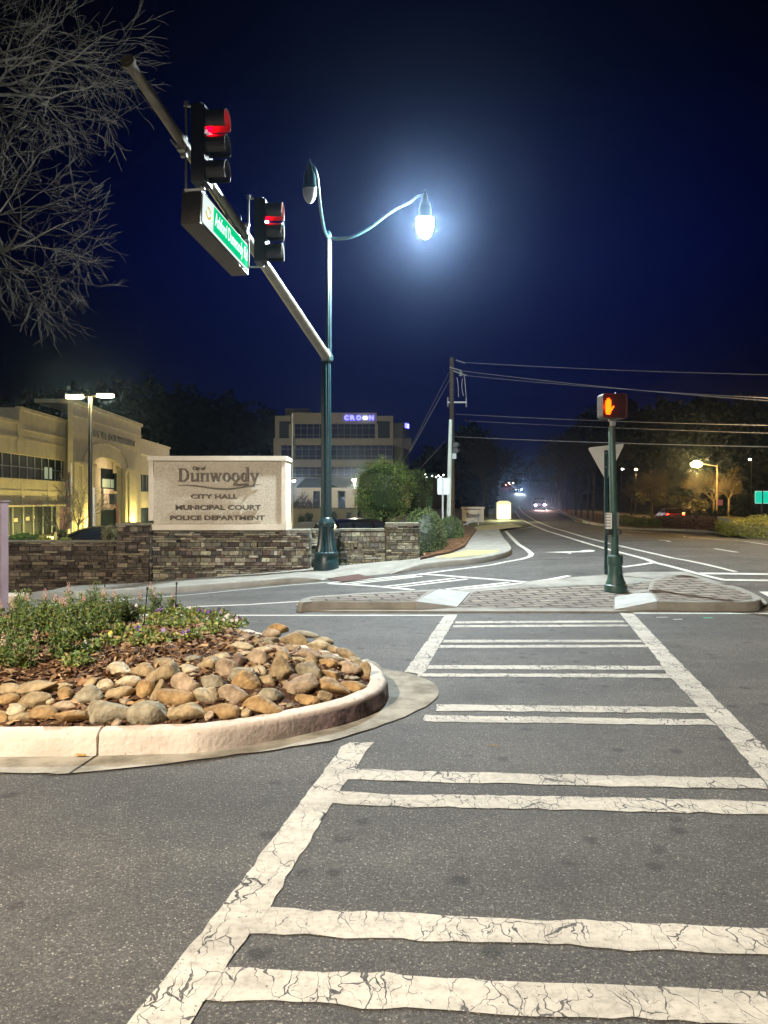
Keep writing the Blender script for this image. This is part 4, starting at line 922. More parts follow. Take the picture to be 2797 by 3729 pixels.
b = B(); b.text('Ashford Dunwoody Rd', .29, nt_+ux*(LEN*.225)+uy*(-HT+.135)+un*.0095, ux, uy, .002, .0, fit=LEN*.735); link('lettering', b, glow('sign_letter_white', (.9, 1, .97), 1.6), face)
b = B(); c = nt_+ux*(LEN*.095)+uy*(-HT*.5)+un*.005
for a1_, a2_, r1, w1 in ((185, 345, .10, .034), (10, 120, .085, .03)):
    for k in range(8):
        t0, t1 = R(a1_+(a2_-a1_)*k/8), R(a1_+(a2_-a1_)*(k+1)/8); b.prism([c+ux*(r1*math.cos(t0))+uy*(r1*math.sin(t0)), c+ux*(r1*math.cos(t1))+uy*(r1*math.sin(t1)), c+ux*((r1-w1)*math.cos(t1))+uy*((r1-w1)*math.sin(t1)), c+ux*((r1-w1)*math.cos(t0))+uy*((r1-w1)*math.sin(t0))], un*.004)
link('emblem', b, glow('sign_emblem_gold', (.85, .55, .08), .8), face)
for f_ in (.12, .62, .9): sbox('hanger', LEN*f_, LEN*f_+.05, .05, .19, -.2, -.14, M['steel'])

# ------------------------------------------------------------------ pedestrian signal on the island
pb = G(2243, 2155, .03); d = pb.y; s = d/F
pp = thing('pedestrian_signal_pole', pb, 'dark green pole with flared base on the brick island, carrying the hand signal', 'pole', rot=(0, R(-1.5), 0))
b = B(); lz = lambda y: (2155-y)*s
b.lathe([(41*s, 0), (41.5*s, lz(2133)), (40*s, lz(2129)), (36*s, lz(2126)), (35*s, lz(2120)), (31*s, lz(2112)), (27*s, lz(2098)), (25*s, lz(2080)), (24.5*s, lz(2058)), (27*s, lz(2054)), (28*s, lz(2048)), (28*s, lz(2030)), (27*s, lz(2024)), (22*s, lz(2021)), (16*s, lz(2020))], n=16); bs_ = link('base', b, M['pole_green'], pp, world=False, smooth=28)
b = B(); b.lathe([(10*s, 0), (10*s, .012), (7*s, .012)], (0, 0, 0), 20, M=Matrix.Rotation(R(90), 3, 'X')); 
for v in range(len(b.v)): b.v[v] = (b.v[v][0]+3*s, b.v[v][1]-25.5*s, b.v[v][2]+lz(2085))
link('access_cover', b, M['pole_green'], bs_, world=False)
b = B(); b.lathe([(14*s, lz(2024)), (13.5*s, lz(1800)), (12*s, lz(1556)), (10*s, lz(1552)), (3*s, lz(1550))], n=24); link('shaft', b, M['pole_green'], pp, world=False, smooth=40)
sgx = P(2236, 1479, d); tps = thing('pedestrian_signal', sgx, 'pedestrian signal showing a glowing orange-red raised hand, on top of the green pole', 'pedestrian signal', rot=(0, 0, R(6)))
L = lambda nm, b, m, p=tps, s_=False: link(nm, b, m, p, world=False, smooth=s_)
M['dark_red_case'] = mat('dark_plastic_case', (.03, .022, .022), .5)
def rrect(w_, h, r_, n=5):
    o = []
    for cx_, cz_, a in ((w_/2-r_, h/2-r_, 0), (-w_/2+r_, h/2-r_, 90), (-w_/2+r_, -h/2+r_, 180), (w_/2-r_, -h/2+r_, 270)):
        for k in range(n+1): an = R(a+90*k/n); o.append((cx_+r_*math.cos(an), cz_+r_*math.sin(an)))
    return o
b = B(); b.prism([(x, .0, z) for x, z in rrect(.46, .44, .05)], (0, .2, 0)); L('case', b, M['dark_red_case'])
b = B(); o_ = rrect(.46, .44, .05); i_ = rrect(.43, .41, .04); n = len(o_)
b.add([(x, y_, z) for ring_ in (o_, i_) for y_ in (-.06, 0.0) for x, z in ring_], [f for k in range(n) for f in ((k, (k+1) % n, n+(k+1) % n, n+k), (2*n+k, 3*n+k, 3*n+(k+1) % n, 2*n+(k+1) % n), (k, 2*n+k, 2*n+(k+1) % n, (k+1) % n))]); L('rim', b, M['dark_red_case'])
b = B(); b.box((0, -.004, 0), (.42, .006, .40)); L('screen', b, mat('dark_screen', (.02, .012, .014), .4))
M['hand'] = glow('lit_hand_symbol', (1.0, .075, .002), 7)
b = B(); hx = -.105; y0 = -.008
def cap_(x0_, z0_, x1_, z1_, w_, e):
    dx, dz = x1_-x0_, z1_-z0_; l_ = math.hypot(dx, dz); px_, pz_ = -dz/l_*w_/2, dx/l_*w_/2; pts = []
    a = math.atan2(dz, dx)
    for k in range(5): an = a-math.pi/2+math.pi*k/4; pts.append((x1_+w_/2*math.cos(an), z1_+w_/2*math.sin(an)))
    for k in range(5): an = a+math.pi/2+math.pi*k/4; pts.append((x0_+w_/2*math.cos(an), z0_+w_/2*math.sin(an)))
    b.prism([(hx+u, y0, v) for u, v in pts], (0, -e, 0))
b.prism([(hx+u, y0, v) for u, v in ((-.055, -.02), (.045, -.02), (.055, -.06), (.035, -.13), (.03, -.15), (-.04, -.15), (-.055, -.10))], (0, -.010, 0))
for k, (u, zt) in enumerate(((-.045, .085), (-.019, .125), (.008, .13), (.034, .10))): cap_(u, -.03, u, zt, .022, .0115+k*.0006)
cap_(.035, -.09, .088, -.01, .026, .0145); L('hand_symbol', b, M['hand'])
b = B(); b.tube([(0, .1, -.22), (-.01, .06, -.36)], [.03, .045], 10); b.box((0, .08, -.24), (.12, .08, .04)); b.box((.04, .1, -.28), (.05, .05, .1)); b.tube([(.05, .1, .22), (.07, .08, .26)], [.015, .01], 6); L('mount', b, M['steel'])
light('hand_symbol_light', 'POINT', sgx+Vector((-.14, -.16, 0)), 6, (1, .05, .01), .05)
M['plate_print'] = mat('button_plate_print', (.08, .08, .08), .6)
for (px, py, rz_, lab) in ((2217, 1897, -8, 'push button with a white instruction plate, on the left face of the green island pole'), (2252, 1896, 62, 'push button plate turned edge-on, on the right face of the green island pole')):
    q = P(px, py, d-.10 if px < 2240 else d-.02); t = thing('push_button', q, lab, 'push button', 'crossing buttons on the island pole', rot=(0, 0, R(rz_)))
    L2 = lambda nm, b, m, p=t: link(nm, b, m, p, world=False)
    b = B(); b.prism([(x, 0, z) for x, z in rrect(.128, .31, .02)], (0, .03, 0)); L2('frame', b, M['black'])
    b = B(); b.prism([(x, -.004, z) for x, z in rrect(.108, .285, .015)], (0, .005, 0)); pl = L2('plate', b, M['white_plate'])
    b = B()
    for k in range(5):
        b.box((-.035, -.006, .115-k*.052), (.022, .003, .028)); b.box((.012, -.006, .120-k*.052), (.055, .003, .007)); b.box((.008, -.006, .108-k*.052), (.045, .003, .006))
    L2('print', b, M['plate_print'], pl)
    b = B(); b.box((0, .0, -.20), (.10, .07, .09)); b.lathe([(.03, 0), (.03, .02), (.01, .026)], (-.005, -.035, -.20), 16, M=Matrix.Rotation(R(90), 3, 'X')); L2('button', b, M['black'])

# yield sign from behind
yb = G(2204, 2092, .04); d = yb.y; s = d/F
t = thing('yield_sign', yb, 'triangular sign seen from its grey back, on a thin post behind the green island pole', 'sign')
b = B(); b.box((yb.x+(2207-2204)*s/2, d-.02, yb.z+(2092-1640)*s/2), (11*s, .04, (2092-1640)*s)); po = link('post', b, M['green_metal'], t)
def rtri(cs, r_):
    out = []
    for i in range(3):
        a, c, e_ = Vector(cs[i-1]), Vector(cs[i]), Vector(cs[(i+1) % 3]); u = (a-c).normalized(); v = (e_-c).normalized()
        for k in range(6): f_ = k/5; out.append(c+u*r_*(1-f_)**2*1.0+v*r_*f_**2)
    return out
cs = [P(2140, 1630, d+.01), P(2275, 1615, d+.01), P(2208, 1752, d+.01)]
b = B(); b.prism(rtri(cs, .07), (0, .006, 0)); link('plate', b, M['alu'], t)
b = B()
for yy in (1650, 1700): b.box(P(2207, yy, d-.045), (.02, .012, .02))
link('bolt', b, M['steel'], po)

# ------------------------------------------------------------------ signs and poles on the far pavement
d = 27.; s = d/F
t = thing('traffic_sign', P(1612, 1925, d), 'white sign back on a slim post beside the clipped bush', 'sign'); b = B(); b.prism([P(CX, HY, 0)*0+Vector(((1615-CX)*s+x, d, CH+(HY-1771)*s+z)) for x, z in rrect(44*s, 60*s, 5*s)], (0, .006, 0)); link('plate', b, mat('sign_back_pale', (.62, .68, .70), .5), t)
b = B(); b.box(P(1612.5, 1835, d-.02), (6*s, .03, 190*s)); link('post', b, M['steel'], t)
d = 33.; s = d/F
t = thing('steel_pole', G(1634, 1900), 'smooth pale metal pole with two small signals, just before the wooden utility pole', 'pole'); b = B(); b.tube([P(1634, 1905, d), P(1637, 1700, d), P(1641, 1528, d)], [8*s, 7.2*s, 6*s], 16); link('shaft', b, mat('pale_green_steel', (.72, .80, .72), .6, (.78, .86, .80), 3), t, smooth=40)
for yy in (1620, 1641): 
    b = B(); b.box(P(1659, yy, d), (15*s, .25, 17*s)); b.tube([P(1665, yy, d), P(1674, yy, d)], [7*s, 7*s], 10, False); b.box(P(1648, yy-5, d), (12*s, .04, 3*s)); h_ = link('signal_section', b, M['dark_housing'], t)
b = B(); b.box(P(1654, 1661, d), (15*s, .03, 20*s)); link('control_box', b, mat('pale_box', (.55, .58, .55), .5), t)
d = 42.; s = d/F
t = thing('utility_pole', P(1652, 1890, d), 'dark wooden utility pole with crossarm, insulators and cables', 'utility pole')
M['wood'] = mat('weathered_wood', (.09, .075, .06), .9, (.17, .14, .11), 9, .4, 30)
b = B(); b.tube([P(1646, 1895, d), P(1646, 1600, d), P(1645, 1302, d)], [9*s, 8.5*s, 8*s], 12); link('shaft', b, M['wood'], t, smooth=40)
b = B(); b.box(P(1664, 1465, d), (70*s, .1, 5*s)); link('crossarm', b, M['steel'], t)
for px in (1631, 1698): b = B(); b.lathe([(2*s, -22*s), (3*s, -20*s), (3*s, 12*s), (1.5*s, 14*s)], P(px, 1460, d), 10); link('insulator', b, mat('pale_porcelain', (.35, .35, .34), .4), t, smooth=40)
for pts in ([(1676, 1352), (1690, 1368), (1694, 1400), (1698, 1445)], [(1664, 1375), (1668, 1400), (1670, 1445)], [(1684, 1378), (1682, 1410), (1688, 1442)]): b = B(); b.tube(smooth_line([P(x, y, d-.1) for x, y in pts], 4), 1.6*s, 6); link('jumper_cable', b, M['steel'], t, smooth=True)
for (x0, y0, x1, y1) in ((1660, 1311, 1694, 1322), (1638, 1337, 1680, 1350), (1650, 1350, 1700, 1368)): b = B(); b.tube([P(x0, y0, d-.15), P(x1, y1, d-.15)], 2.6*s, 6); link('bracket', b, M['steel'], t)
b = B(); b.lathe([(5*s, -9*s), (6*s, -7*s), (6*s, 6*s), (2*s, 9*s)], P(1678, 1360, d-.1), 10); link('cutout', b, mat('pale_ceramic', (.45, .47, .42), .4), t, smooth=40)
M['wire'] = mat('overhead_wire', (.30, .28, .30), .5)
def wire(p0, p1, sag, r_, label):
    a, c = P(*p0), P(*p1); pts = [a.lerp(c, k/16)-Vector((0, 0, sag*4*(k/16)*(1-k/16))) for k in range(17)]; b = B(); b.tube(pts, r_, 5); tag(link('power_line', b, M['wire'], None, smooth=True), label, 'cable', 'overhead cables across the road')
wire((1694, 1320, 42), (3300, 1372, 36), .15, .016, 'topmost overhead cable running right from the utility pole top')
wire((1680, 1350, 42), (3300, 1492, 33), .2, .018, 'second overhead cable from the top, crossing just above the hand signal')
wire((1700, 1368, 42), (3300, 1470, 38), .2, .016, 'third overhead cable, slightly under the second')
wire((1660, 1508, 42), (3300, 1555, 38), .15, .014, 'fourth overhead cable, passing behind the hand signal mount')
wire((1690, 1532, 42), (3300, 1590, 38), .1, .010, 'faint fifth overhead cable below the hand signal')
wire((1655, 1590, 42), (3300, 1635, 30), .1, .020, 'lowest brighter overhead cable, crossing just above the triangular sign')
wire((1636, 1355, 42), (1470, 1680, 44), .0, .010, 'left guy wire slanting down from the utility pole')
wire((1640, 1378, 42), (1490, 1650, 44), .0, .014, 'right guy wire slanting down from the utility pole')
wire((1622, 1605, 42), (1495, 1745, 44), .0, .010, 'short lower guy wire ending behind the large bush')
# post at the left edge
q = G(4, 2200, 0); q = P(-14, 2200, 10.2); b = B(); b.prism([(q.x+x, q.y+y, -.1) for x, y in rrect(.24, .24, .03)], (0, 0, CH+(HY-1828)*10.2/F+.1)); b.prism([(q.x+x, q.y+y, CH+(HY-1828)*10.2/F) for x, y in rrect(.27, .27, .03)], (0, 0, .02))
tag(link('post', b, mat('pinkish_painted_metal', (.30, .20, .22), .6, (.36, .25, .27), 4)), 'thick pinkish grey post cut off by the left edge of the photo', 'post')
b = B(); q = P(52, 2193, 12.6); b.box((q.x, q.y, H(q.x, q.y)+.06), (.34, .5, .20), rz=.25); tag(link('kerb_block', b, M['kerb_paint']), 'white painted concrete block by the far kerb, behind the flowers', 'block')
# twin lamp post behind the viewer that lights the crossing
n_ = thing('street_lamp', (NEAR_LAMP[0]-1.2, NEAR_LAMP[1], 0), 'green street lamp behind the photographer on the left, lighting the crossing', 'street lamp')
bx, by, bz = NEAR_LAMP
b = B(); b.lathe([(.30, 0), (.30, .2), (.2, .4), (.18, 1), (.1, 1.1), (.07, bz+.4), (.02, bz+.5)], (bx-1.2, by, 0), 20); link('shaft', b, M['green_metal'], n_, smooth=40)
b = B(); b.tube(smooth_line([Vector((bx-1.2, by, bz-.2)), Vector((bx-.8, by, bz+.1)), Vector((bx-.3, by, bz+.7)), Vector((bx, by, bz+.6))], 4), .03, 8); link('lamp_arm', b, M['green_metal'], n_, smooth=40)
b = B(); b.lathe([(.18, bz), (.17, bz+.2), (.08, bz+.4), (.02, bz+.6)], (bx, by, 0), 20); link('lamp_housing', b, M['green_metal'], n_, smooth=40)
b = B(); b.lathe([(.16, bz), (.15, bz-.12), (.08, bz-.22), (.01, bz-.25)], (bx, by, 0), 20); link('globe', b, glow('warm_lit_globe', (1, .8, .6), 30), n_, smooth=40)
# ================================================================== BUILDINGS
CU = Vector((-.047, 1, 0)).normalized(); CN = Vector((CU.y, -CU.x, 0))
CM = Matrix((CU, CN, Vector((0, 0, 1)))).transposed()
def cq(d, z, o=0): return Vector((-22.3-.047*d, d, z))+CN*o
dpx = lambda px: 60656/(1270-px)
def fb(b, d0, d1, z0, z1, o0, o1): b.box(cq((d0+d1)/2, (z0+z1)/2, (o0+o1)/2), ((d1-d0), o1-o0, z1-z0), M=CM)
ch = thing('city_hall', cq(66, -.8), 'long beige city hall with an arched entrance, lit yellow from below, at the left', 'building')
b = B(); fb(b, 40, 50.4, 4.85, 7.0, -8, 0); fb(b, 50.4, 59, 4.85, 8.0, -8, .05); link('upper_wall', b, M['stucco'], ch)
b = B(); fb(b, 40, 59, 1.42, 3.2, -8, .10); fb(b, 40, 59, 1.30, 1.42, -8, .45); fb(b, 40, 59, 3.05, 3.2, 0, .16); fb(b, 40, 59, 2.35, 2.42, 0, .14)
for d_ in (46, 50.6, 55): fb(b, d_, d_+.35, 1.42, 3.05, .1, .17)
fb(b, 40, 59, 7.0-.25-.9, 7.0-1.0, 0, .08); link('spandrel', b, M['stucco'], ch)
b = B(); fb(b, 50.35, 59.05, 7.85, 8.08, -.2, .18); fb(b, 40, 50.35, 6.88, 7.08, -.2, .12); fb(b, 50.4, 59, 6.55, 6.65, 0, .13); fb(b, 50.3, 50.9, 4.85, 7.85, 0, .16); link('cornice', b, M['stucco'], ch)
b = B(); fb(b, 40, 59, 3.2, 4.85, -7.5, -.25); up_g = link('window', b, M['glass_dark'], ch)
b = B()
for k in range(15): fb(b, 41+k*1.25, 41.06+k*1.25, 3.2, 4.85, -.25, -.2)
fb(b, 40, 59, 4.0, 4.05, -.25, -.2); link('mullions', b, M['mullion'], up_g)
M['lit_win'] = glow('lit_window_pane', (.75, .85, .55), .35); M['lit_win_w'] = glow('warm_lit_window_pane', (1, .75, .35), .5)
b = B(); fb(b, 55.3, 55.8, 3.35, 4.2, -.24, -.19); fb(b, 56.2, 56.6, 3.35, 4.2, -.24, -.19); link('pane', b, M['lit_win'], up_g)
b = B(); fb(b, 40, 59, -1.1, 1.30, -7.5, -.8); g2 = link('window', b, M['glass_dark'], ch)
b = B()
for k in range(11): fb(b, 41+k*1.7, 41.08+k*1.7, -1, 1.3, -.8, -.72)
link('mullions', b, M['mullion'], g2)
b = B(); fb(b, 48, 48.5, -.6, 1.2, -.79, -.74); fb(b, 49.5, 49.8, -.4, 1.2, -.79, -.74); link('pane', b, M['lit_win'], g2)
b = B(); fb(b, 51.5, 52.0, .25, .5, -.79, -.74); fb(b, 53.4, 53.9, .3, .55, -.79, -.74); fb(b, 54.6, 54.8, .4, .6, -.79, -.74); link('pane', b, M['lit_win_w'], g2)
# recessed link and centre block with the arch
b = B(); fb(b, 59, 61.9, -1.1, 8.1, -8, -.5); link('wall', b, M['stucco'], ch)
dA, dB_ = 62.25, 70.1; arch = [];
for k in range(17):
    a = math.pi*k/16; arch.append(((dA+dB_)/2-math.cos(a)*(dB_-dA)/2, 4.55+1.0*math.sin(a)))
poly = [(57.9, -1.1), (57.9, 9.45), (76.8, 9.45), (76.8, -1.1), (dB_, -1.1)]+arch[::-1]+[(dA, -1.1)]
def fprism(poly, o, th): 
    tri = tessellate_polygon([[Vector((p[0], p[1], 0)) for p in poly]]); b = B(); n = len(poly)
    b.add([cq(d_, z, o) for d_, z in poly]+[cq(d_, z, o-th) for d_, z in poly], [tuple(t) for t in tri]+[tuple(i+n for i in t)[::-1] for t in tri]+[(i, (i+1) % n, n+(i+1) % n, n+i) for i in range(n)]); return b
link('front_block', fprism(poly, .9, .4), M['stucco'], ch)
b = B(); fb(b, 57.8, 76.9, 9.3, 9.6, -2, 1.1); fb(b, 57.85, 76.85, 8.3, 8.42, .9, .98); link('cornice', b, M['stucco'], ch)
b = B(); pa = []; R1 = (dB_-dA)/2+2.2
for k in range(16):
    for q in (k, k+1): pass
    a0_, a1_ = math.pi*k/16, math.pi*(k+1)/16; cx_ = (dA+dB_)/2
    b.prism([cq(cx_-math.cos(a)*r_, 4.9+z_*math.sin(a), .9) for a, r_, z_ in ((a0_, R1, 1.9), (a1_, R1, 1.9), (a1_, R1-.25, 1.78), (a0_, R1-.25, 1.78))], CN*.07)
link('arch_moulding', b, M['stucco'], ch)
for (d0, d1) in ((58.2, 61.9), (70.5, 74.3)):
    b = B(); fb(b, d0, d1, -1.1, 4.6, .9, 1.2); fb(b, d0-.1, d1+.1, 4.5, 4.75, .9, 1.35); fb(b, d0+.8, d1-.8, -1.1, 4.5, 1.2, 1.35); link('pier', b, M['stucco'], ch)
b = B(); fb(b, 62, 92, -1.1, 4.95, -3.2, -2.2); link('entrance_glazing', b, M['glass_dark'], ch)
b = B(); fb(b, 62, 92, 4.95, 6.6, -3.2, -2.1); fb(b, 62, 92, 6.6, 6.7, -3.2, .4); link('lunette_wall', b, M['cream'], ch)
b = B(); fb(b, 74.2, 76.5, 3.05, 3.9, -2.2, -2.12); fb(b, 76.9, 79.6, 3.05, 3.9, -2.2, -2.12); link('pane', b, M['lit_win'], ch)
b = B(); fb(b, 73.8, 81, .8, 2.9, -2.2, -1.9); fb(b, 73.8, 81, 1.4, 1.44, -1.9, -1.86); fb(b, 73.8, 81, 2.15, 2.19, -1.9, -1.86); link('entrance_canopy', b, mat('pinkish_stucco', (.52, .42, .38), .9, (.58, .48, .43), 2), ch)
b = B(); fb(b, 70.7, 72.3, -1.1, 4.9, -2.2, -1.7); link('column', b, M['cream'], ch)
b = B(); b.text('CITY OF DUNWOODY', .82, cq(61.2, 7.1, .93), CU, (0, 0, 1), .08, .03, fit=13.4); link('lettering', b, M['letter'], ch)
b = B(); fb(b, 77, 92, 4.55, 8.2, -2, .2); fb(b, 77, 92, .95, 2.7, -2, .2); fb(b, 77, 92, 8.1, 8.3, -.2, .35); link('wall', b, M['stucco'], ch)
b = B(); fb(b, 77, 92, 2.7, 4.55, -1.9, -.1); fb(b, 77, 92, -1.1, .95, -1.9, -.2); g3 = link('window', b, M['glass_dark'], ch)
b = B(); [fb(b, 81+k*1.6, 81.08+k*1.6, 2.7, 4.55, -.1, -.04) for k in range(7)]; link('mullions', b, M['mullion'], g3)
YEL = (1.0, .84, .24)
for k, (d_, o_, pw) in enumerate(((44, 1.5, 470), (48, 1.5, 470), (52.5, 1.5, 470), (56.5, 1.5, 400), (60.0, 2.6, 900), (72.4, 2.6, 1100), (80.5, 1.6, 520))):
    q = cq(d_, -.45, o_); u = thing('ground_uplight', (q.x, q.y, H(q.x, q.y)), 'small ground uplight at the foot of the city hall, '+['far left', 'second from left', 'third from left', 'fourth from left', 'by the left entrance pier', 'by the right entrance pier', 'by the right wing'][k], 'lamp', 'uplights along the city hall')
    b = B(); b.lathe([(.14, -.05), (.14, .06), (.10, .09), (.08, .07)], (q.x, q.y, H(q.x, q.y)), 12); link('lamp_housing', b, M['black'], u)
    b = B(); b.lathe([(.075, .072), (.05, .078)], (q.x, q.y, H(q.x, q.y)), 12); link('lens', b, glow('yellow_lens', YEL, 6), u)
    light('uplight', 'POINT', (q.x, q.y, H(q.x, q.y)+.25), pw, YEL, .08)
light('arch_light', 'POINT', cq(74, 3.2, -.4), 260, (1, .80, .45), .1)

# office block with the lit sign
DB = 140.; sb = DB/F; bx_ = lambda px: (px-CX)*sb; bz_ = lambda py: CH+(HY-py)*sb
cb = thing('office_building', (bx_(1220), DB, 0), 'five storey tan office block with bands of windows and a lit CROWN sign', 'building')
def ob(b, x0, x1, y0, y1, f0, f1): b.box(((bx_(x0)+bx_(x1))/2, DB+(f0+f1)/2, (bz_(y0)+bz_(y1))/2), (bx_(x1)-bx_(x0), f1-f0, bz_(y0)-bz_(y1)))
M['tan'] = mat('tan_office_wall', (.38, .35, .28), .9, (.44, .405, .33), .4, .1, 5)
b = B()
ob(b, 1060, 1372, 1503, 1543, 0, 14); ob(b, 1001, 1058, 1514, 1532, .2, 14); ob(b, 1374, 1432, 1514, 1532, .2, 14)
ob(b, 1001, 1014, 1532, 1596, .2, 14); ob(b, 1420, 1432, 1532, 1596, .2, 14); ob(b, 1052, 1072, 1543, 1596, .05, 3); ob(b, 1366, 1376, 1543, 1596, .05, 3)
ob(b, 996, 1432, 1596, 1621, 0, 14); ob(b, 996, 1022, 1621, 1672, .1, 14); ob(b, 1022, 1432, 1673, 1701, .1, 14); ob(b, 1022, 1432, 1737, 1862, .3, 14); ob(b, 1025, 1115, 1476, 1503, 5, 12)
link('wall', b, M['tan'], cb)
M['recess'] = mat('dark_recess', (.03, .04, .045), .8)
b = B(); ob(b, 1015, 1052, 1532, 1596, 1.6, 13); link('balcony_recess', b, M['recess'], cb)
b = B(); ob(b, 1376, 1420, 1532, 1596, 1.6, 13); link('balcony_recess', b, M['recess'], cb)
b = B(); ob(b, 1432, 1470, 1534, 1880, 3, 16); ob(b, 1470, 1497, 1512, 1880, 12, 28); link('side_wing', b, mat('grey_side_wall', (.17, .165, .15), .9, (.21, .20, .18), .5), cb)
b = B(); b.add([Vector((bx_(1432), DB+.0, bz_(1596))), Vector((bx_(1432)+3.6, DB+6, bz_(1605)+1.0)), Vector((bx_(1432)+3.6, DB+6, bz_(1640)+.4)), Vector((bx_(1432), DB, bz_(1621)))], [(0, 1, 2, 3)]); link('side_band', b, M['cream'], cb)
for (x0, x1, y0, y1, n_v) in ((1072, 1366, 1543, 1596, 13), (1022, 1430, 1621, 1673, 16), (1022, 1432, 1701, 1737, 16)):
    b = B(); ob(b, x0, x1, y0, y1, .7, 8); wn = link('window', b, M['glass_blue'], cb)
    b = B()
    for k in range(n_v+1): x = x0+(x1-x0)*k/n_v; ob(b, x-.7, x+.7, y0, y1, .55, .7)
    ym = y0+(y1-y0)*.27; ob(b, x0, x1, ym-.6, ym+.6, .54, .7); ym = y0+(y1-y0)*.75; ob(b, x0, x1, ym-.6, ym+.6, .54, .7); link('mullions', b, M['mullion'], wn)
M['blue_sign'] = glow('blue_lit_letters', (.13, .13, 1.0), 5); M['blue_core'] = glow('white_blue_core', (.55, .62, 1.0), 3.5)
def crown(x0, x1, yb, yt, org, xd, nm):
    b = B(); Wd = (x1-x0)*sb; Hh = (yb-yt)*sb; xd = Vector(xd).normalized(); nd = xd.cross(Vector((0, 0, 1)))
    for s_, f0, f1 in (('C', 0, .15), ('R', .20, .37), ('O', .41, .57), ('N', .85, 1.0)):
        b.text(s_, Hh/.7, org+xd*(Wd*f0), xd, (0, 0, 1), .25, .035, fit=Wd*(f1-f0))
    ct = [(0, .0), (.03, .75), (.22, .35), (.3, 1.0), (.5, .5), (.7, 1.0), (.78, .35), (.97, .75), (1, 0)]
    cc = [org+xd*(Wd*(.60+.22*u))+Vector((0, 0, Hh*(.05+.95*v))) for u, v in ([(.2, 0)]+ct[1:-1]+[(.8, 0)])]; tri = tessellate_polygon([cc]); n = len(cc)
    link(nm, b, M['blue_sign'], cb); b = B(); b.add(cc+[p+nd*.25 for p in cc], [tuple(t) for t in tri]+[tuple(i+n for i in t) for t in tri]+[(i, (i+1) % n, n+(i+1) % n, n+i) for i in range(n)]); link('crown_letter', b, M['blue_core'], cb)
crown(1254, 1361, 1529, 1513, Vector((bx_(1254), DB-.02, bz_(1529))), (1, 0, 0), 'lit_letters')
crown(0, 40, 16, 0, Vector((bx_(1433)+2.2, DB+3, bz_(1551))), (.35, 1, 0), 'lit_letters')
# low buildings in front of it
d = 118.; s = d/F
def pbx(b, x0, x1, y0, y1, d_, th): s_ = d_/F; b.box(((( x0+x1)/2-CX)*s_, d_+th/2, CH+(HY-(y0+y1)/2)*s_), ((x1-x0)*s_, th, (y1-y0)*s_))
t = thing('parking_deck', P(1180, 1870, d), 'low tan parking deck entrance with a sloped awning below the office block', 'building')
b = B(); pbx(b, 1076, 1140, 1788, 1862, d, 6); pbx(b, 1165, 1230, 1785, 1862, d, 6); pbx(b, 1258, 1300, 1780, 1862, d, 6); pbx(b, 1076, 1300, 1776, 1788, d-.2, 6); link('wall', b, M['tan'], t)
b = B(); pbx(b, 1140, 1165, 1788, 1862, d+1, 2); link('opening', b, M['glass_dark'], t); b = B(); pbx(b, 1230, 1258, 1810, 1862, d+1, 2); link('opening', b, M['glass_dark'], t)
b = B(); b.add([P(1078, 1776, d-.1), P(1232, 1776, d-.1), P(1160, 1742, d+6), P(1110, 1742, d+6)], [(0, 1, 2, 3)]); b.add([P(1078, 1777, d-.1), P(1232, 1777, d-.1), P(1232, 1777, d+6), P(1078, 1777, d+6)], [(0, 1, 2, 3)]); link('awning', b, mat('grey_green_awning', (.10, .12, .08), .8), t)
t = thing('retaining_wall', P(1180, 1900, 70), 'yellow-lit tan block retaining wall behind the parked cars', 'wall'); b = B(); pbx(b, 1066, 1300, 1853, 1915, 70, .6); link('masonry', b, mat('tan_blocks', (.40, .33, .22), .9, (.50, .42, .28), 2, .5, 8), t); b = B(); pbx(b, 1066, 1302, 1849, 1853, 69.9, .8); link('coping', b, M['capstone'], t)
t = thing('fence', P(1120, 1852, 72), 'thin dark metal railing above the retaining wall', 'fence'); b = B()
for k in range(16): pbx(b, 1068+k*6, 1069.2+k*6, 1830, 1850, 72, .05)
pbx(b, 1066, 1165, 1831, 1832.5, 72, .06); link('railing', b, M['black'], t)
t = thing('restaurant', P(1590, 1830, 90), 'small restaurant with a warm lit front and dark awning, behind the utility pole', 'building'); b = B(); pbx(b, 1536, 1640, 1735, 1850, 90, 6); link('wall', b, mat('dark_brown_wall', (.07, .055, .04), .9), t)
b = B(); pbx(b, 1546, 1558, 1745, 1790, 89.9, .2); link('window', b, glow('warm_shop_window', (1, .72, .35), .8), t)
b = B(); b.add([P(1538, 1748, 88), P(1592, 1738, 88), P(1590, 1722, 91), P(1545, 1722, 91)], [(0, 1, 2, 3)]); link('awning', b, mat('green_awning', (.01, .12, .05), .7), t)
for k, (x, y) in enumerate(((1549, 1728), (1574, 1733), (1588, 1737), (1597, 1732), (1604, 1738), (1615, 1730), (1545, 1741), (1553, 1738))): b = B(); b.blob(P(x, y, 87.9), (.11, .11, .11), k, .05, 1); link('light_bulb', b, glow('white_bulb', (1, .92, .85), 5), t)
t = thing('waste_container', P(1562, 1850, 60), 'dull green waste container left of the wooden utility pole', 'container'); b = B(); pbx(b, 1549, 1574, 1812, 1850, 60, .7); link('body', b, mat('green_plastic', (.01, .12, .07), .5), t); b = B(); pbx(b, 1547, 1576, 1807, 1812, 59.95, .8); link('lid', b, mat('green_lid', (.02, .18, .10), .5), t)
t = thing('shop_building', P(2030, 1785, 262), 'far low building with a warm lit front, seen between the median tree trunks', 'building'); b = B(); pbx(b, 1935, 2110, 1764, 1790, 262, 8); link('wall', b, mat('far_wall', (.2, .17, .12), .9), t)
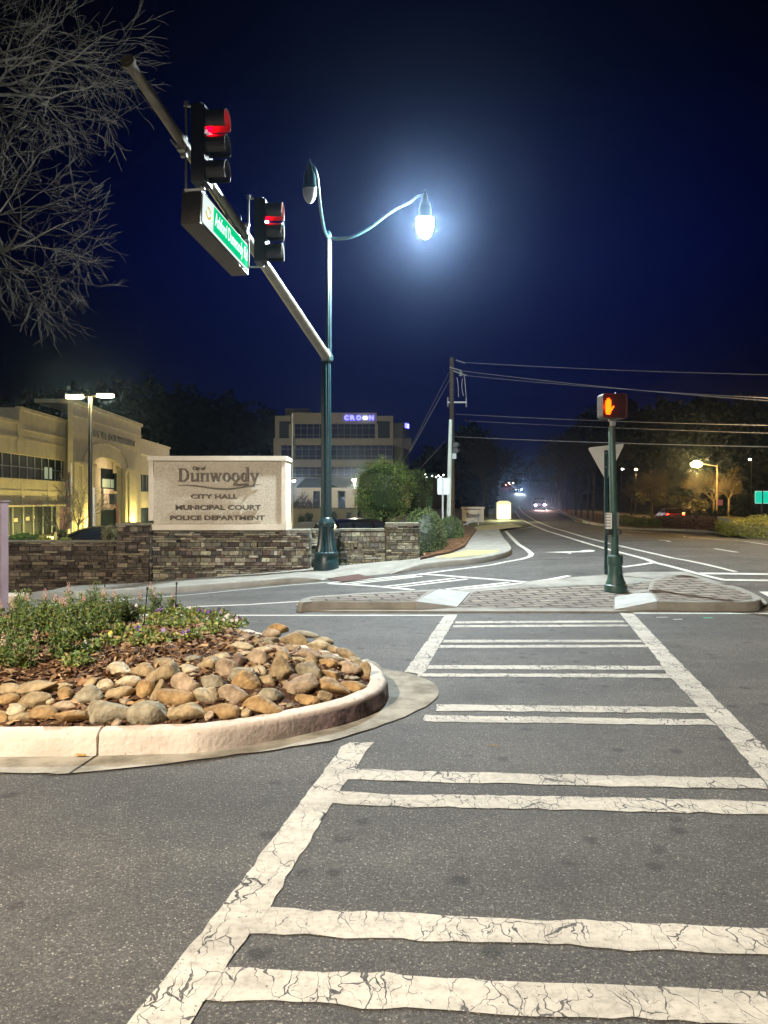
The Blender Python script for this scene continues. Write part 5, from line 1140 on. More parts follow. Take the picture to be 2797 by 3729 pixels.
for k in range(9): b = B(); x = 1958+k*16; pbx(b, x, x+9+(k % 3)*2, 1771, 1781, 261.8, .3); link('window', b, glow('warm_shop_front', (1, .62, .28), 1.0 if k % 3 else .5), t)

# ================================================================== VEGETATION
def cloud(b, c, r, n, sz, pal, rn, clumps=26, shell=.5, asp=.55):
    cl = []
    for _ in range(clumps):
        v = Vector((rn.gauss(0, 1), rn.gauss(0, 1), rn.gauss(0, 1))).normalized()*(shell+(1-shell)*rn.random()**.5)
        cl.append((v, rn.uniform(.16, .34), rn.uniform(.65, 1.35)))
    for _ in range(n):
        v, rr, k = rn.choice(cl); u = Vector((rn.gauss(0, 1), rn.gauss(0, 1), rn.gauss(0, 1))).normalized()*rr*(rn.random()**.4)
        q = v*.80+u; b.cur = tuple(x*k*rn.uniform(.75, 1.25) for x in rn.choice(pal)); b.leaf(Vector((c[0]+q.x*r[0], c[1]+q.y*r[1], c[2]+q.z*r[2])), sz*rn.uniform(.6, 1.3), rn, asp)
DG = [(.035, .065, .02), (.05, .085, .025), (.025, .05, .018), (.08, .11, .035)]
def branches(b, base, dr_, L_, rad, lv, rn, droop=0, spread=.55, maxl=6, nk=3, fine=None):
    n = 3; pts = [base]; d_ = dr_.copy(); r_ = [rad]
    for k in range(n):
        d_ = (d_+Vector((rn.gauss(0, .19), rn.gauss(0, .19), rn.gauss(0, .17)-droop*lv*.05))).normalized(); pts.append(pts[-1]+d_*L_/n); r_.append(rad*(1-.42*(k+1)/n))
    b.tube(pts, r_, 7 if lv == 0 else (4 if lv < 3 else 3), lv == 0)
    if lv >= maxl: return
    m_ = nk if lv else nk+1
    for k in range(m_+(1 if rn.random() < .5 else 0)):
        f_ = 1 if k == 0 else rn.uniform(.35, 1); i = min(n-1, int(f_*n)); q = pts[i].lerp(pts[i+1], f_*n-i) if i < n else pts[-1]
        ax = d_.orthogonal().normalized(); ax = Matrix.Rotation(rn.uniform(0, 6.28), 3, d_) @ ax; an = spread*(rn.uniform(.25, .6) if k == 0 else rn.uniform(.7, 1.4))
        nd = Matrix.Rotation(an, 3, ax) @ d_; branches(b, q, nd, L_*rn.uniform(.62, .86), max(r_[-1]*rn.uniform(.55, .95), fine or .004), lv+1, rn, droop, spread, maxl, nk, fine)
def bare_tree(x, y, h, seed, label, trunk_h, rad, maxl=5, nk=3, spread=.5, droop=0, group=None, m=None, zb=None, lean=(0, 0), fine=.004, l0=None):
    z = (H(x, y) if zb is None else zb); t = thing('bare_tree', (x, y, z), label, 'tree', group); rn = random.Random(seed)
    b = B(); top = Vector((x+lean[0]*trunk_h, y+lean[1]*trunk_h, z+trunk_h)); b.tube([(x, y, z-.1), (x, y, z+.2), Vector((x, y, z+.2)).lerp(top, .5), top], [rad*1.4, rad, rad*.9, rad*.75], 9); link('trunk', b, m or M['bark'], t, smooth=True)
    b = B()
    for k in range(4):
        a = 1.57*k+rn.uniform(-.4, .4); branches(b, top-Vector((0, 0, .1)), Vector((math.cos(a)*spread*1.2, math.sin(a)*spread*1.2, 1)).normalized(), l0 or (h-trunk_h)*.34, rad*.6, 0, rn, droop, spread, maxl, nk, fine)
    link('branches', b, m or M['bark'], t); return t
# large bare tree at the upper left
t = thing('bare_tree', (-12.6, 19.8, H(-12.6, 19.8)), 'big bare tree with a web of fine grey twigs, reaching in from the upper left', 'tree')
rn = random.Random(21); b = B(); b.tube([(-12.6, 19.8, -.8), (-12.7, 19.8, 1), (-12.8, 19.6, 3.5), (-12.9, 19.5, 6.0)], [.42, .34, .29, .24], 12); link('trunk', b, M['bark'], t, smooth=True)
b = B()
for (z, dx, dy, dz, L_, r_) in ((7.9, 1, -.15, .0, 1.95, .10), (8.3, .9, -.5, .12, 1.9, .10), (8.9, .95, .35, .15, 1.8, .09), (9.8, 1, -.1, .3, 1.8, .10), (10.8, .95, -.4, .35, 2.2, .11), (11.8, .95, .1, .35, 2.2, .11), (12.6, .9, -.3, .5, 2.2, .09), (10.2, .4, -1, .4, 1.7, .08), (13.4, .6, -.1, .8, 2.1, .08), (8.6, .8, -.1, -.25, 1.6, .07)):
    branches(b, Vector((-12.9+.05*(z-5), 19.5, z)), Vector((dx, dy, dz)).normalized(), L_*1.04, r_*1.3, 1, rn, .0, .55, 7, 2, .006)
b.tube([(-12.9, 19.5, 6), (-12.7, 19.5, 9.5), (-12.5, 19.5, 13.5)], [.22, .16, .07], 8); link('branches', b, M['bark'], t)
# small leafy tree just above the wall at the far left
t = thing('small_tree', (-13.6, 23, H(-13.6, 23)), 'rounded tree at the left edge above the city hall roof', 'tree'); rn = random.Random(4); b = B(); b.tube([(-13.6, 23, -.8), (-13.6, 23, 3.8)], [.12, .07], 8); link('trunk', b, M['bark'], t)
b = B(); cloud(b, (-13.4, 23, 5.0), (1.5, 1.5, 1.6), 2500, .12, [(.07, .06, .045), (.09, .08, .05)], rn, asp=.35); link('crown', b, M['leaf'], t)
# shrub behind the parked car and big bush
def bush(nm, px, py_top, py_bot, hw, d_, n, sz, pal, label, group=None, trunk=True, seed=1, ry=None, clumps=40, zb=None):
    s_ = d_/F; x = (px-CX)*s_; zt = CH+(HY-py_top)*s_; zb_ = CH+(HY-py_bot)*s_; gz = H(x, d_); t = thing(nm, (x, d_, gz), label, 'bush' if 'tree' not in nm else 'tree', group); rn = random.Random(seed)
    c = (x, d_, (zt+zb_)/2); r_ = (hw*s_, ry or hw*s_, (zt-zb_)/2)
    if trunk: b = B(); b.tube([(x, d_, gz-.05), (x+.02, d_, c[2])], [r_[0]*.07+.01, r_[0]*.04+.01], 7); link('trunk', b, M['bark_dark'], t)
    b = B(); cloud(b, c, r_, n, sz, pal, rn, clumps, .45)
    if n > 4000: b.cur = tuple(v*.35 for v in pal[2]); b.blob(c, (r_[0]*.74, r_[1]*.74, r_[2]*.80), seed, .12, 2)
    link('crown', b, M['leaf'], t); return t
LG = [(.17, .26, .055), (.22, .30, .08), (.10, .17, .04), (.28, .34, .11)]
DG = [(.06, .10, .03), (.08, .13, .04), (.04, .08, .025), (.12, .16, .05)]
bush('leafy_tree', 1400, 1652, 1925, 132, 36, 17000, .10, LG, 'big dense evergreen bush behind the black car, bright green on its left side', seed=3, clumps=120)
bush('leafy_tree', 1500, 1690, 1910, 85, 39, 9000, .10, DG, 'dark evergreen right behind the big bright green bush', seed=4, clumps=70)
bush('shrub', 400, 1905, 1975, 34, 26, 1600, .05, [(.20, .17, .08), (.15, .14, .06), (.26, .22, .10)], 'dry brownish shrub beside the stone pillar, right of the black car', seed=5)
bush('shrub', 155, 1952, 1978, 24, 27, 700, .05, [(.30, .30, .06), (.22, .25, .05)], 'small bright yellow-green shrub above the low wall', seed=6, trunk=False)
bush('shrub', 238, 1955, 1978, 24, 27, 700, .05, [(.28, .28, .06), (.20, .23, .05)], 'second yellow-green shrub, left of the black car', seed=7, trunk=False)
bush('shrub', 215, 1920, 1975, 30, 29, 1200, .06, [(.10, .08, .05), (.07, .08, .03)], 'dull dark shrub behind the small yellow-green shrubs', seed=8)
bush('topiary_bush', 1125, 1862, 1915, 17, 66, 900, .14, DG, 'clipped round bush in front of the yellow retaining wall, right of the flagpole', seed=9)
bush('topiary_bush', 1098, 1876, 1920, 17, 65, 900, .14, DG, 'second clipped round bush, lower and nearer the flagpole', seed=10)
bush('topiary_bush', 1215, 1858, 1912, 12, 66, 700, .14, DG, 'clipped round bush just right of the green signal pole', seed=11)
bush('topiary_bush', 1270, 1862, 1915, 12, 66, 600, .14, DG, 'low dark bush at the foot of the big evergreen', seed=12)
def hedge(pts, w_, h, n, sz, pal, label, nm='hedge', seed=1, group=None):
    p0, p1 = pts; t = thing(nm, (p0.x, p0.y, H(p0.x, p0.y)), label, 'hedge', group); rn = random.Random(seed); u = (p1-p0); u.z = 0; L_ = u.length; u.normalize(); v = Vector((-u.y, u.x, 0)); b = B()
    z = lambda p: H(p.x, p.y)+.1
    for _ in range(n):
        f_ = rn.random(); e_ = rn.random()*2-1; k = rn.random(); hh = h*(1+.10*math.sin(f_*L_*2.1+seed)+.07*math.sin(f_*L_*5.7))
        if rn.random() < .5: q = (e_, 1.0+rn.gauss(0, .04))
        else: q = (math.copysign(1+rn.gauss(0, .04), e_ if rn.random() < .3 else -1), k)
        p = p0+u*(f_*L_)+v*(q[0]*w_/2); p.z = z(p)+hh*q[1]*(1 if abs(q[0]) < .8 else .93); kk = rn.uniform(.6, 1.3); b.cur = tuple(c*kk for c in rn.choice(pal)); b.leaf(p, sz*rn.uniform(.6, 1.3), rn, .6)
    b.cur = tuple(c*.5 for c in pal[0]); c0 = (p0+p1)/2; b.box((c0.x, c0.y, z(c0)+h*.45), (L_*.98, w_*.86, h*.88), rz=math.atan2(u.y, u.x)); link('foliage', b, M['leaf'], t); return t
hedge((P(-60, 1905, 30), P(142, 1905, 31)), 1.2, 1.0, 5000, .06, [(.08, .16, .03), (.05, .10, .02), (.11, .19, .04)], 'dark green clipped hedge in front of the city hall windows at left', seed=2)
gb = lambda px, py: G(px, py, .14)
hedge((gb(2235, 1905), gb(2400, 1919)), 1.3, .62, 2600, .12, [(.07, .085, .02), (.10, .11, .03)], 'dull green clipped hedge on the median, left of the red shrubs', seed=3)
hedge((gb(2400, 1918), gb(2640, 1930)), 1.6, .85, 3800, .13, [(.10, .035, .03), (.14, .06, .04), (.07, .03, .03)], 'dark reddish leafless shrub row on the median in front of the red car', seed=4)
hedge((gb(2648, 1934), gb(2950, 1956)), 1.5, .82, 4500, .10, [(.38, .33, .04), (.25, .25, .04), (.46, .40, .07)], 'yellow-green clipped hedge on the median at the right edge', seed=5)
def dome(px, pt, pb_, hw, d_, label, seed, lean=0):
    s_ = d_/F; x = (px-CX)*s_; zt = CH+(HY-pt)*s_; gz = H(x, d_); t = thing('clipped_bush', (x, d_, gz), label, 'bush', 'clipped bushes beside the pavement'); rn = random.Random(seed); b = B(); r0 = hw*s_
    b.cur = (.012, .022, .008); b.blob((x, d_, gz+.1), (r0*.93, r0*.93, (zt-gz)*.90), seed, .05, 3, pw=.85)
    for _ in range(6500):
        a = rn.uniform(0, 6.283); ph = math.asin(rn.uniform(-.05, 1)); cx_ = math.cos(ph)**.85; nz_ = math.sin(ph)**.85 if ph > 0 else 0
        k = 1+.05*math.sin(a*3+seed)+rn.gauss(0, .018); q = Vector((x+r0*cx_*math.cos(a)*k, d_+r0*cx_*math.sin(a)*k, gz+.1+(zt-gz-.1)*nz_*k)); kk = rn.uniform(.6, 1.4); b.cur = tuple(c*kk for c in rn.choice([(.09, .13, .04), (.12, .16, .05), (.06, .09, .03)])); b.leaf(q, rn.uniform(.03, .05), rn, .6)
    link('foliage', b, M['leaf'], t)
dome(1546, 1858, 1998, 86, 22.6, 'large rounded clipped bush right of the end pillar', 31); dome(1640, 1885, 1990, 48, 25.0, 'smaller clipped bush, half hidden behind the large rounded one', 32)
# loose pine straw on the bed
rn = random.Random(91); b = B(); bedp = [Vector((1.0, 18.6, 0))]+back[::-1]+gp([(1690, 1905), (1500, 1915)])+[Vector((1.0, 22, 0))]; cnt = 0
while cnt < 5200:
    x = rn.uniform(.9, 5); y = rn.uniform(18.5, 27)
    if not inside(x, y, bedp): continue
    cnt += 1; a = rn.uniform(0, 6.28); l_ = rn.uniform(.04, .12); z = H(x, y)+.192+rn.uniform(0, .02); k = rn.uniform(.6, 1.3); b.cur = tuple(c*k for c in rn.choice([(.30, .16, .08), (.20, .10, .05), (.38, .23, .12)])); dx, dy = math.cos(a)*l_, math.sin(a)*l_
    b.add([(x-dx, y-dy, z), (x-dy*.09, y+dx*.09, z+.012), (x+dx, y+dy, z+rn.uniform(0, .03)), (x+dy*.09, y-dx*.09, z+.012)], [(0, 1, 2, 3)])
tag(link('pine_straw', b, M['chips']), 'reddish brown pine straw around the clipped bushes', 'mulch', kind='stuff')
# small bare trees
def bt(px, ptop, d_, th, seed, label, **k): s_ = d_/F; x = (px-CX)*s_; g_ = H(x, d_); return bare_tree(x, d_, CH+(HY-ptop)*s_-g_, seed, label, th, **k)
bt(222, 1765, 33, 1.0, 41, 'small bare tree in front of the city hall, left of the lamp post', rad=.05, maxl=4, spread=.55)
bt(285, 1700, 34, 1.4, 42, 'taller bare sapling right beside the parking lamp post', rad=.05, maxl=4, spread=.4)
bt(1106, 1785, 74, 1.0, 43, 'little bare tree above the retaining wall', rad=.10, maxl=4, spread=.6, fine=.02)
bt(2600, 1690, 96, 2.2, 44, 'bare tree glowing yellow beneath the orange street lamp', rad=.18, maxl=5, spread=.62, fine=.018)
bt(2655, 1730, 92, 2.6, 45, 'bare tree right of the orange street lamp pole', rad=.16, maxl=4, spread=.5, fine=.02)
bt(2375, 1700, 100, 2.0, 46, 'bare reddish-lit tree right of the thin lamp pole', m=M['bark_dark'], rad=.14, maxl=5, spread=.6, fine=.02)
bt(2300, 1740, 104, 1.8, 47, 'low bare tree left of the thin lamp pole', m=M['bark_dark'], rad=.12, maxl=4, spread=.6, fine=.02)
bt(1768, 1560, 58, 2.2, 48, 'dark bare tree behind the small monument sign', rad=.20, maxl=5, spread=.5, m=M['bark_dark'], fine=.012)
# row of trees on the median
for k, (px, py, wpx) in enumerate(((2009, 1838, 3), (2021, 1842, 3), (2035, 1846, 4), (2049, 1850, 4), (2063, 1853, 4), (2097, 1864, 6), (2116, 1872, 4), (2141, 1880, 5), (2160, 1885, 5), (2199, 1893, 6))):
    g_ = G(px, py+10, .14); s_ = g_.y/F; hz = min(9, (py-1640)*s_*1.3)
    t = thing('median_tree', g_, 'dark-trunked tree in the median row, '+ORD[k]+' from the far end', 'tree', 'row of trees along the median'); b = B(); b.tube([g_-Vector((0, 0, .1)), g_+Vector((0, 0, hz*.3)), g_+Vector((.1, 0, hz*.55))], [wpx*s_*.62, wpx*s_*.5, wpx*s_*.4], 8); link('trunk', b, M['bark_dark'], t)
    b = B(); rn = random.Random(70+k)
    for q in range(3): branches(b, g_+Vector((0, 0, hz*.5)), Vector((rn.gauss(0, .5), rn.gauss(0, .5), 1)).normalized(), hz*.24, wpx*s_*.3, 0, rn, 0, .5, 3, 3, .02)
    link('branches', b, M['bark_dark'], t)
# far woods that read as one mass
def wood(nm, sky, d_, label, n, seed, pal):
    rn = random.Random(seed); b = B(); s_ = d_/F
    for _ in range(n):
        px = rn.uniform(sky[0][0], sky[-1][0]); yt = lerp_tab(sky, px)+18*math.sin(px/23.)+12*math.sin(px/9.+1)+rn.gauss(0, 5); x = (px-CX)*s_; zt = CH+(HY-yt)*s_; dd = d_+rn.uniform(0, 18); zb = H(x, d_); f_ = 1-rn.random()**1.6*.99
        k = rn.uniform(.5, 1.4); b.cur = tuple(c*k for c in rn.choice(pal)); b.leaf((x*dd/d_, dd, zb+(zt-zb)*f_*(.93+.07*rn.random())), rn.uniform(.5, 1.1)*d_/100, rn, .8)
    b.cur = tuple(c*.6 for c in pal[0]); x0, x1 = (sky[0][0]-CX)*s_, (sky[-1][0]-CX)*s_; ps = []
    for px in range(int(sky[0][0]), int(sky[-1][0])+1, 12): x = (px-CX)*s_; ps.append((x, CH+(HY-lerp_tab(sky, px)-18*math.sin(px/23.)-22)*s_-(1.5 if px % 24 else 3)))
    for (xa, za), (xc, zc) in zip(ps, ps[1:]): b.add([(xa, d_+12, H(xa, d_)-1), (xc, d_+12, H(xc, d_)-1), (xc, d_+12, zc), (xa, d_+12, za), (xa, d_+24, H(xa, d_)-1), (xc, d_+24, H(xc, d_)-1), (xc, d_+24, zc-1), (xa, d_+24, za-1)], [(0, 1, 2, 3), (3, 2, 6, 7), (4, 7, 6, 5)])
    tag(link(nm, b, M['wood_leaf']), label, 'woodland', kind='stuff')
WP = [(.003, .005, .003), (.006, .008, .004), (.003, .004, .003)]
wood('woodland', [(-700, 1500), (0, 1440), (250, 1400), (450, 1370), (600, 1375), (750, 1415), (900, 1445), (1000, 1500), (1080, 1560)], 175, 'dark wooded hill rising behind the city hall', 9000, 51, WP)
wood('woodland', [(1440, 1760), (1500, 1700), (1560, 1655), (1640, 1600), (1700, 1550), (1760, 1535), (1785, 1600), (1806, 1690)], 120, 'black mass of trees behind the utility pole, left of the far road', 5000, 52, WP)
wood('woodland', [(1740, 1590), (1830, 1660), (1900, 1690), (1960, 1680), (2040, 1600), (2180, 1540)], 300, 'black trees closing the far end of the road on the hill', 4000, 54, WP)
wood('woodland', [(2105, 1560), (2140, 1500), (2250, 1450), (2400, 1470), (2600, 1440), (2797, 1460), (3400, 1500)], 190, 'black treeline filling the right background', 11000, 53, WP)
rn = random.Random(61)
for k, (px, pt, pb_, hw, d_) in enumerate(((2330, 1795, 1835, 30, 95), (2400, 1790, 1845, 34, 100), (2470, 1800, 1850, 40, 100), (2545, 1815, 1870, 42, 95), (2690, 1830, 1890, 30, 80), (2720, 1845, 1895, 40, 70), (2620, 1860, 1888, 24, 78), (2500, 1835, 1872, 34, 90))):
    bush('shrub', px, pt, pb_, hw, d_, 700, .35, WP+[(.05, .05, .03)], 'dark low shrub across the far carriageway, '+ORD[k]+' of the scattered ones', 'shrubs across the far carriageway', trunk=False, seed=80+k)

# ================================================================== CARS
M['car_black'] = mat('black_car_paint', (.006, .006, .008), .18, spec=.8); M['car_red'] = mat('dark_red_car_paint', (.06, .008, .008), .3, spec=.7); M['car_silver'] = mat('silver_car_paint', (.35, .33, .28), .28, metal=.6)
M['tyre'] = mat('tyre_rubber', (.01, .01, .01), .8); M['rim'] = mat('wheel_rim', (.3, .3, .3), .3, metal=.7)
def car(x, y, rz_, paint, label, suv=True, head=0, tail=0, group=None, z=None, tint=(1, .9, .85)):
    gz = H(x, y) if z is None else z; t = thing('parked_car' if not (head or tail) else 'car', (x, y, gz), label, 'car', group, rot=(0, 0, rz_)); L = lambda nm, b, m, p=t, s_=False: link(nm, b, m, p, world=False, smooth=s_)
    rf = 1.72 if suv else 1.45; st = [(-2.3, .62, .66), (-2.22, .76, .80), (-1.25, .93, .98), (-.55, .97, rf-.12), (-.1, .98, rf), (1.2, 1.0, rf-.02), (2.0 if suv else 1.5, 1.0, rf-.18 if suv else rf-.3), (2.22, .95, 1.02), (2.3, .80, .86)]
    b = B(); vs = []
    for (yy, zb_, zt_) in st:
        e_ = min(1, (2.32-abs(yy))*6+.72); wb = .90*e_; wr = .90-(zt_-zb_)*.32
        for q in ((-wb*.95, .28), (-wb, .5), (-wb*.985, zb_), (-wr*min(1, e_+.05), zt_-.04), (-wr*.8, zt_), (wr*.8, zt_), (wr*min(1, e_+.05), zt_-.04), (wb*.985, zb_), (wb, .5), (wb*.95, .28)): vs.append((q[0], yy, q[1]))
    n = 10; b.add(vs, [(i*n+k, i*n+(k+1) % n, (i+1)*n+(k+1) % n, (i+1)*n+k) for i in range(len(st)-1) for k in range(n)]+[tuple(range(n))[::-1], tuple((len(st)-1)*n+k for k in range(n))]); bd = L('body', b, paint, s_=35)
    def quad(nm, pts, m=M['glass_dark']): b = B(); b.prism(pts, (0, 0, 0.004)); L(nm, b, m, bd)
    for sx in (-1, 1):
        for (ya, yb_) in ((-.75, .15), (.22, 1.15))+(((1.22, 1.95),) if suv else ()):
            b = B(); zt_ = rf-.10; o = lambda yy, zz_: (sx*(.905-(zz_-.98)*.32+.004), yy, zz_)
            b.add([o(ya, 1.02), o(yb_, 1.02), o(yb_-.05, zt_-.03), o(max(ya+(.45 if ya < 0 else .05), ya), zt_-.03)], [(0, 1, 2, 3)]); L('side_window', b, M['glass_dark'], bd)
    b = B(); b.add([(-.78, -1.22, 1.015), (.78, -1.22, 1.015), (.62, -.58, rf-.12), (-.62, -.58, rf-.12)], [(0, 1, 2, 3)]); L('windscreen', b, M['glass_dark'], bd)
    ry = (2.03, 2.215) if suv else (1.55, 2.2); b = B(); b.add([(-.7, ry[1]+.01, 1.05), (.7, ry[1]+.01, 1.05), (.58, ry[0]+.03, rf-.22 if suv else rf-.32), (-.58, ry[0]+.03, rf-.22 if suv else rf-.32)], [(0, 1, 2, 3)]); L('rear_window', b, M['glass_dark'], bd)
    for sx in (-1, 1):
        for yy in (-1.45, 1.4):
            b = B(); b.lathe([(.20, -.11), (.33, -.11), (.35, -.06), (.35, .06), (.33, .11), (.20, .11)], (sx*.82, yy, .34), 20, M=Matrix.Rotation(R(90), 3, 'Y')); wh = L('wheel', b, M['tyre'], s_=40); b = B(); b.lathe([(.2, .112), (.17, .10), (.03, .105)], (sx*.82, yy, .34), 12, M=Matrix.Rotation(R(90*sx), 3, 'Y')); L('rim', b, M['rim'], wh)
        b = B(); b.blob((sx*.64, -2.24, .70), (.17, .06, .085), 1, 0, 2); L('headlight', b, glow('lit_headlight', tint, head) if head else M['lens_off'])
        b = B(); b.blob((sx*.70, 2.25, .86), (.14, .05, .09), 1, 0, 2); L('tail_light', b, glow('lit_tail_light', (1, .02, .01), tail) if tail else mat('red_lens', (.25, .01, .01), .2))
    return t
q = P(1330, 1900, 31); car(q.x, q.y, R(130), M['car_black'], 'black car parked behind the wall right of the green pole, reddish tail light glowing', suv=True, tail=5)
q = P(1180, 1900, 36); car(q.x, q.y, R(150), M['car_silver'], 'car with bright yellow reflections, mostly hidden behind the green signal pole', suv=False)
q = P(352, 1960, 29.5); car(q.x, q.y, R(-65), M['car_black'], 'black car nosing out behind the parking lamp post at left', suv=False)
q = P(2440, 1880, 74); car(q.x, q.y, R(172), M['car_red'], 'dark car with both red tail lights lit, driving away on the far carriageway', tail=60, suv=False)
light('tail_glow', 'POINT', (q.x-.6, q.y-2.8, H(q.x, q.y)+.9), 60, (1, .04, .02), .1)
q = G(1965, 1856); hc = [q.copy()]; car(q.x, q.y, R(-10), M['car_black'], 'oncoming car with pinkish white headlights at the start of the median trees', head=900, tint=(1, .62, .64))
q = P(1889, 1790, 205); hc.append(q.copy()); car(q.x, q.y, R(-10), M['car_black'], 'more distant oncoming car with bluish white headlights on the hill', head=1500, tint=(.7, .82, 1))
for k, (px, d_, hd, lab) in enumerate(((1850, 240, 0, 'distant car on the hill crest with red tail lights, right of the pair'), (1836, 236, 0, 'distant car on the hill crest with red tail lights, left of the pair'), (1862, 262, 500, 'farthest car on the crest with small white headlights'))):
    q = P(px, 1780, d_); car(q.x, q.y, R(-12 if hd else 168), M['car_black'], lab, head=hd, tail=0 if hd else 500, suv=bool(k % 2))
for q, c_, pw in ((hc[0], (1, .62, .52), 2600), (hc[1], (.75, .9, 1), 4200)):
    for sx in (-.6, .6):
        o = light('headlight_beam', 'SPOT', (q.x+sx, q.y-2.6, H(q.x, q.y)+.75), pw, c_, .08); o.data.spot_size = R(22); o.data.spot_blend = .8; o.rotation_euler = (R(85), 0, R(168.5))
# ================================================================== LAMPS AND SIGNS FURTHER OFF
d = 32.; s = d/F; x0 = (329-CX)*s; g_ = H(x0, d)
t = thing('parking_lamp', (x0, d, g_), 'parking lamp with two glowing yellow heads, in front of the city hall', 'street lamp'); b = B(); b.tube([(x0, d, g_), (x0, d, CH+(HY-1446)*s)], [8.5*s, 6.5*s], 12); link('pole', b, M['bronze'] if 'bronze' in M else mat('dark_bronze_pole', (.05, .042, .03), .35, metal=.4), t, smooth=40)
b = B(); b.tube([P(295, 1446, d), P(362, 1443, d)], [2*s]*2, 8); link('crossarm', b, M['brown_metal'], t)
for px, py in ((272, 1440), (384, 1436)):
    b = B(); b.box(P(px, py-2, d), (58*s, .34, 7*s)); hs_ = link('lamp_housing', b, M['brown_metal'], t); b = B(); b.box(P(px, py+5.5, d), (52*s, .28, 8*s)); link('lens', b, glow('yellow_white_lamp', (1, .90, .48), 420), hs_)
    o = light('parking_lamp_light', 'POINT', P(px, py+18, d), 260, (1.0, .86, .42), .12)
def pole_lamp(px, pyl, pypole, d_, pybase, lab, colr, pw, es, r_=1.8, arm=True, rb=.14, energy=True):
    s_ = d_/F; xp = (pypole[0]-CX)*s_; g_ = H(xp, d_); t = thing('street_lamp', (xp, d_, g_), lab, 'street lamp'); b = B(); b.tube([(xp, d_, g_-.05), (xp, d_, CH+(HY-pypole[1])*s_)], [r_*1.6*s_, r_*s_], 8); link('pole', b, M['wood'], t)
    if arm: b = B(); b.tube([P(pypole[0], pypole[1]+6, d_), P((px+pypole[0])/2, pyl+2, d_), P(px+4, pyl-4, d_)], [1.2*s_]*3, 6); link('lamp_arm', b, M['steel'], t)
    b = B(); b.lathe([(rb*1.5, .12), (rb*1.3, .22), (rb*.4, .36)], P(px, pyl, d_), 12); link('lamp_housing', b, M['brown_metal'], t)
    b = B(); b.blob(P(px, pyl, d_), (rb*1.3, rb, rb*.8), 1, 0, 2); link('lens', b, glow('lit_lamp_lens', colr, es), t)
    if energy == 2: light('street_lamp_light', 'SPOT', P(px, pyl, d_)-Vector((0, 0, rb+.25)), pw, colr, .12, spot_size=R(160), spot_blend=.2)
    elif energy: light('street_lamp_light', 'POINT', P(px, pyl, d_)-Vector((0, 0, rb+.25)), pw, colr, .12)
pole_lamp(2537, 1690, (2612, 1692), 90, 1885, 'orange glowing street lamp on a wooden pole, right of the hand signal', (1.0, .56, .13), 5500, 400, 2.2, rb=.52)
pole_lamp(2316, 1710, (2316, 1712), 105, 1825, 'thin lit lamp pole between the triangular sign and the orange lamp', (1.0, .60, .25), 6500, 30, 2.2, arm=False, rb=.16, energy=2)
pole_lamp(2267, 1708, (2262, 1712), 170, 1820, 'small white lamp just right of the triangular sign', (1, .9, .85), 300, 25, 1, rb=.22, arm=False, energy=False)
pole_lamp(2731, 1673, (2736, 1676), 150, 1850, 'small white lamp highest at the right edge', (1, .95, .8), 300, 22, 1, rb=.2, arm=False, energy=False)
pole_lamp(2681, 1764, (2684, 1766), 120, 1860, 'small white lamp left of the green sign', (1, .95, .9), 300, 22, 1, rb=.2, arm=False, energy=False)
pole_lamp(1798, 1745, (1801, 1750), 160, 1840, 'small white lamp above the lit panel sign', (1, .9, .95), 300, 25, 1, rb=.25, arm=False, energy=False)
pole_lamp(1290, 1748, (1293, 1752), 95, 1850, 'warm lamp at the left edge of the big evergreen bush', (1, .88, .6), 9500, 30, 1.6, rb=.22, arm=False)
pole_lamp(1331, 1747, (1334, 1750), 110, 1850, 'tiny white lamp glimpsed through the evergreen bush', (1, .95, .9), 300, 18, 1, rb=.14, arm=False, energy=False)
pole_lamp(1069, 1751, (1066, 1754), 100, 1850, 'small white lamp right of the city sign, beside the flagpole', (1, .93, .8), 5000, 25, 1.4, rb=.22, arm=False)
# lamp added out of view to brighten the hedge and road at right
pole_lamp(3060, 1270, (3180, 1262), 35, 1880, 'unseen warm lamp added just outside the right edge to brighten the median', (1, .74, .42), 6500, 30, 2.2, rb=.22, energy=2)
M['gold'] = mat('gold_ball', (.6, .4, .1), .3, metal=.8)
for (px, pt, d_, lab, cols, fy) in ((259, 1684, 38, 'flagpole with a drooping dark flag, left of the parking lamp post', [(.10, .02, .02), (.03, .03, .08)], (1715, 1845)), (1065, 1507, 44, 'flagpole rising beside the city sign in front of the office block, its flag hanging limp', [(.08, .08, .09), (.13, .12, .11)], (1585, 1665))):
    s_ = d_/F; x = (px-CX)*s_; g_ = H(x, d_); t = thing('flagpole', (x, d_, g_), lab, 'flagpole'); b = B(); b.tube([(x, d_, g_), (x, d_, CH+(HY-pt)*s_)], [3.4*s_, 2*s_], 10); link('pole', b, mat('pale_flagpole', (.55, .52, .42), .35, metal=.3), t, smooth=40)
    b = B(); b.blob((x, d_, CH+(HY-pt+3)*s_), (3.4*s_,)*3, 1, 0, 2); link('finial', b, M['gold'], t)
    b = B(); rn = random.Random(px); z1, z2 = CH+(HY-fy[0])*s_, CH+(HY-fy[1])*s_; vs = []; n = 14
    for i in range(n+1):
        z = z1+(z2-z1)*i/n
        for j in range(5): vs.append((x+(-1 if px < 500 else 1)*(.03+j*.045+.02*math.sin(i*.9+j)), d_+.05*math.sin(j*2.2+i*.25), z-.05*j))
    for i in range(n):
        b.cur = cols[(i//2) % 2]
        b.add([vs[i*5+j] for j in range(5)]+[vs[(i+1)*5+j] for j in range(5)], [(j, j+1, j+6, j+5) for j in range(4)])
    link('flag', b, M['leaf'], t, smooth=True)
q = P(1065, 1900, 43); light('flag_uplight', 'POINT', q+Vector((.1, -.25, -.35)), 14, YEL, .05)
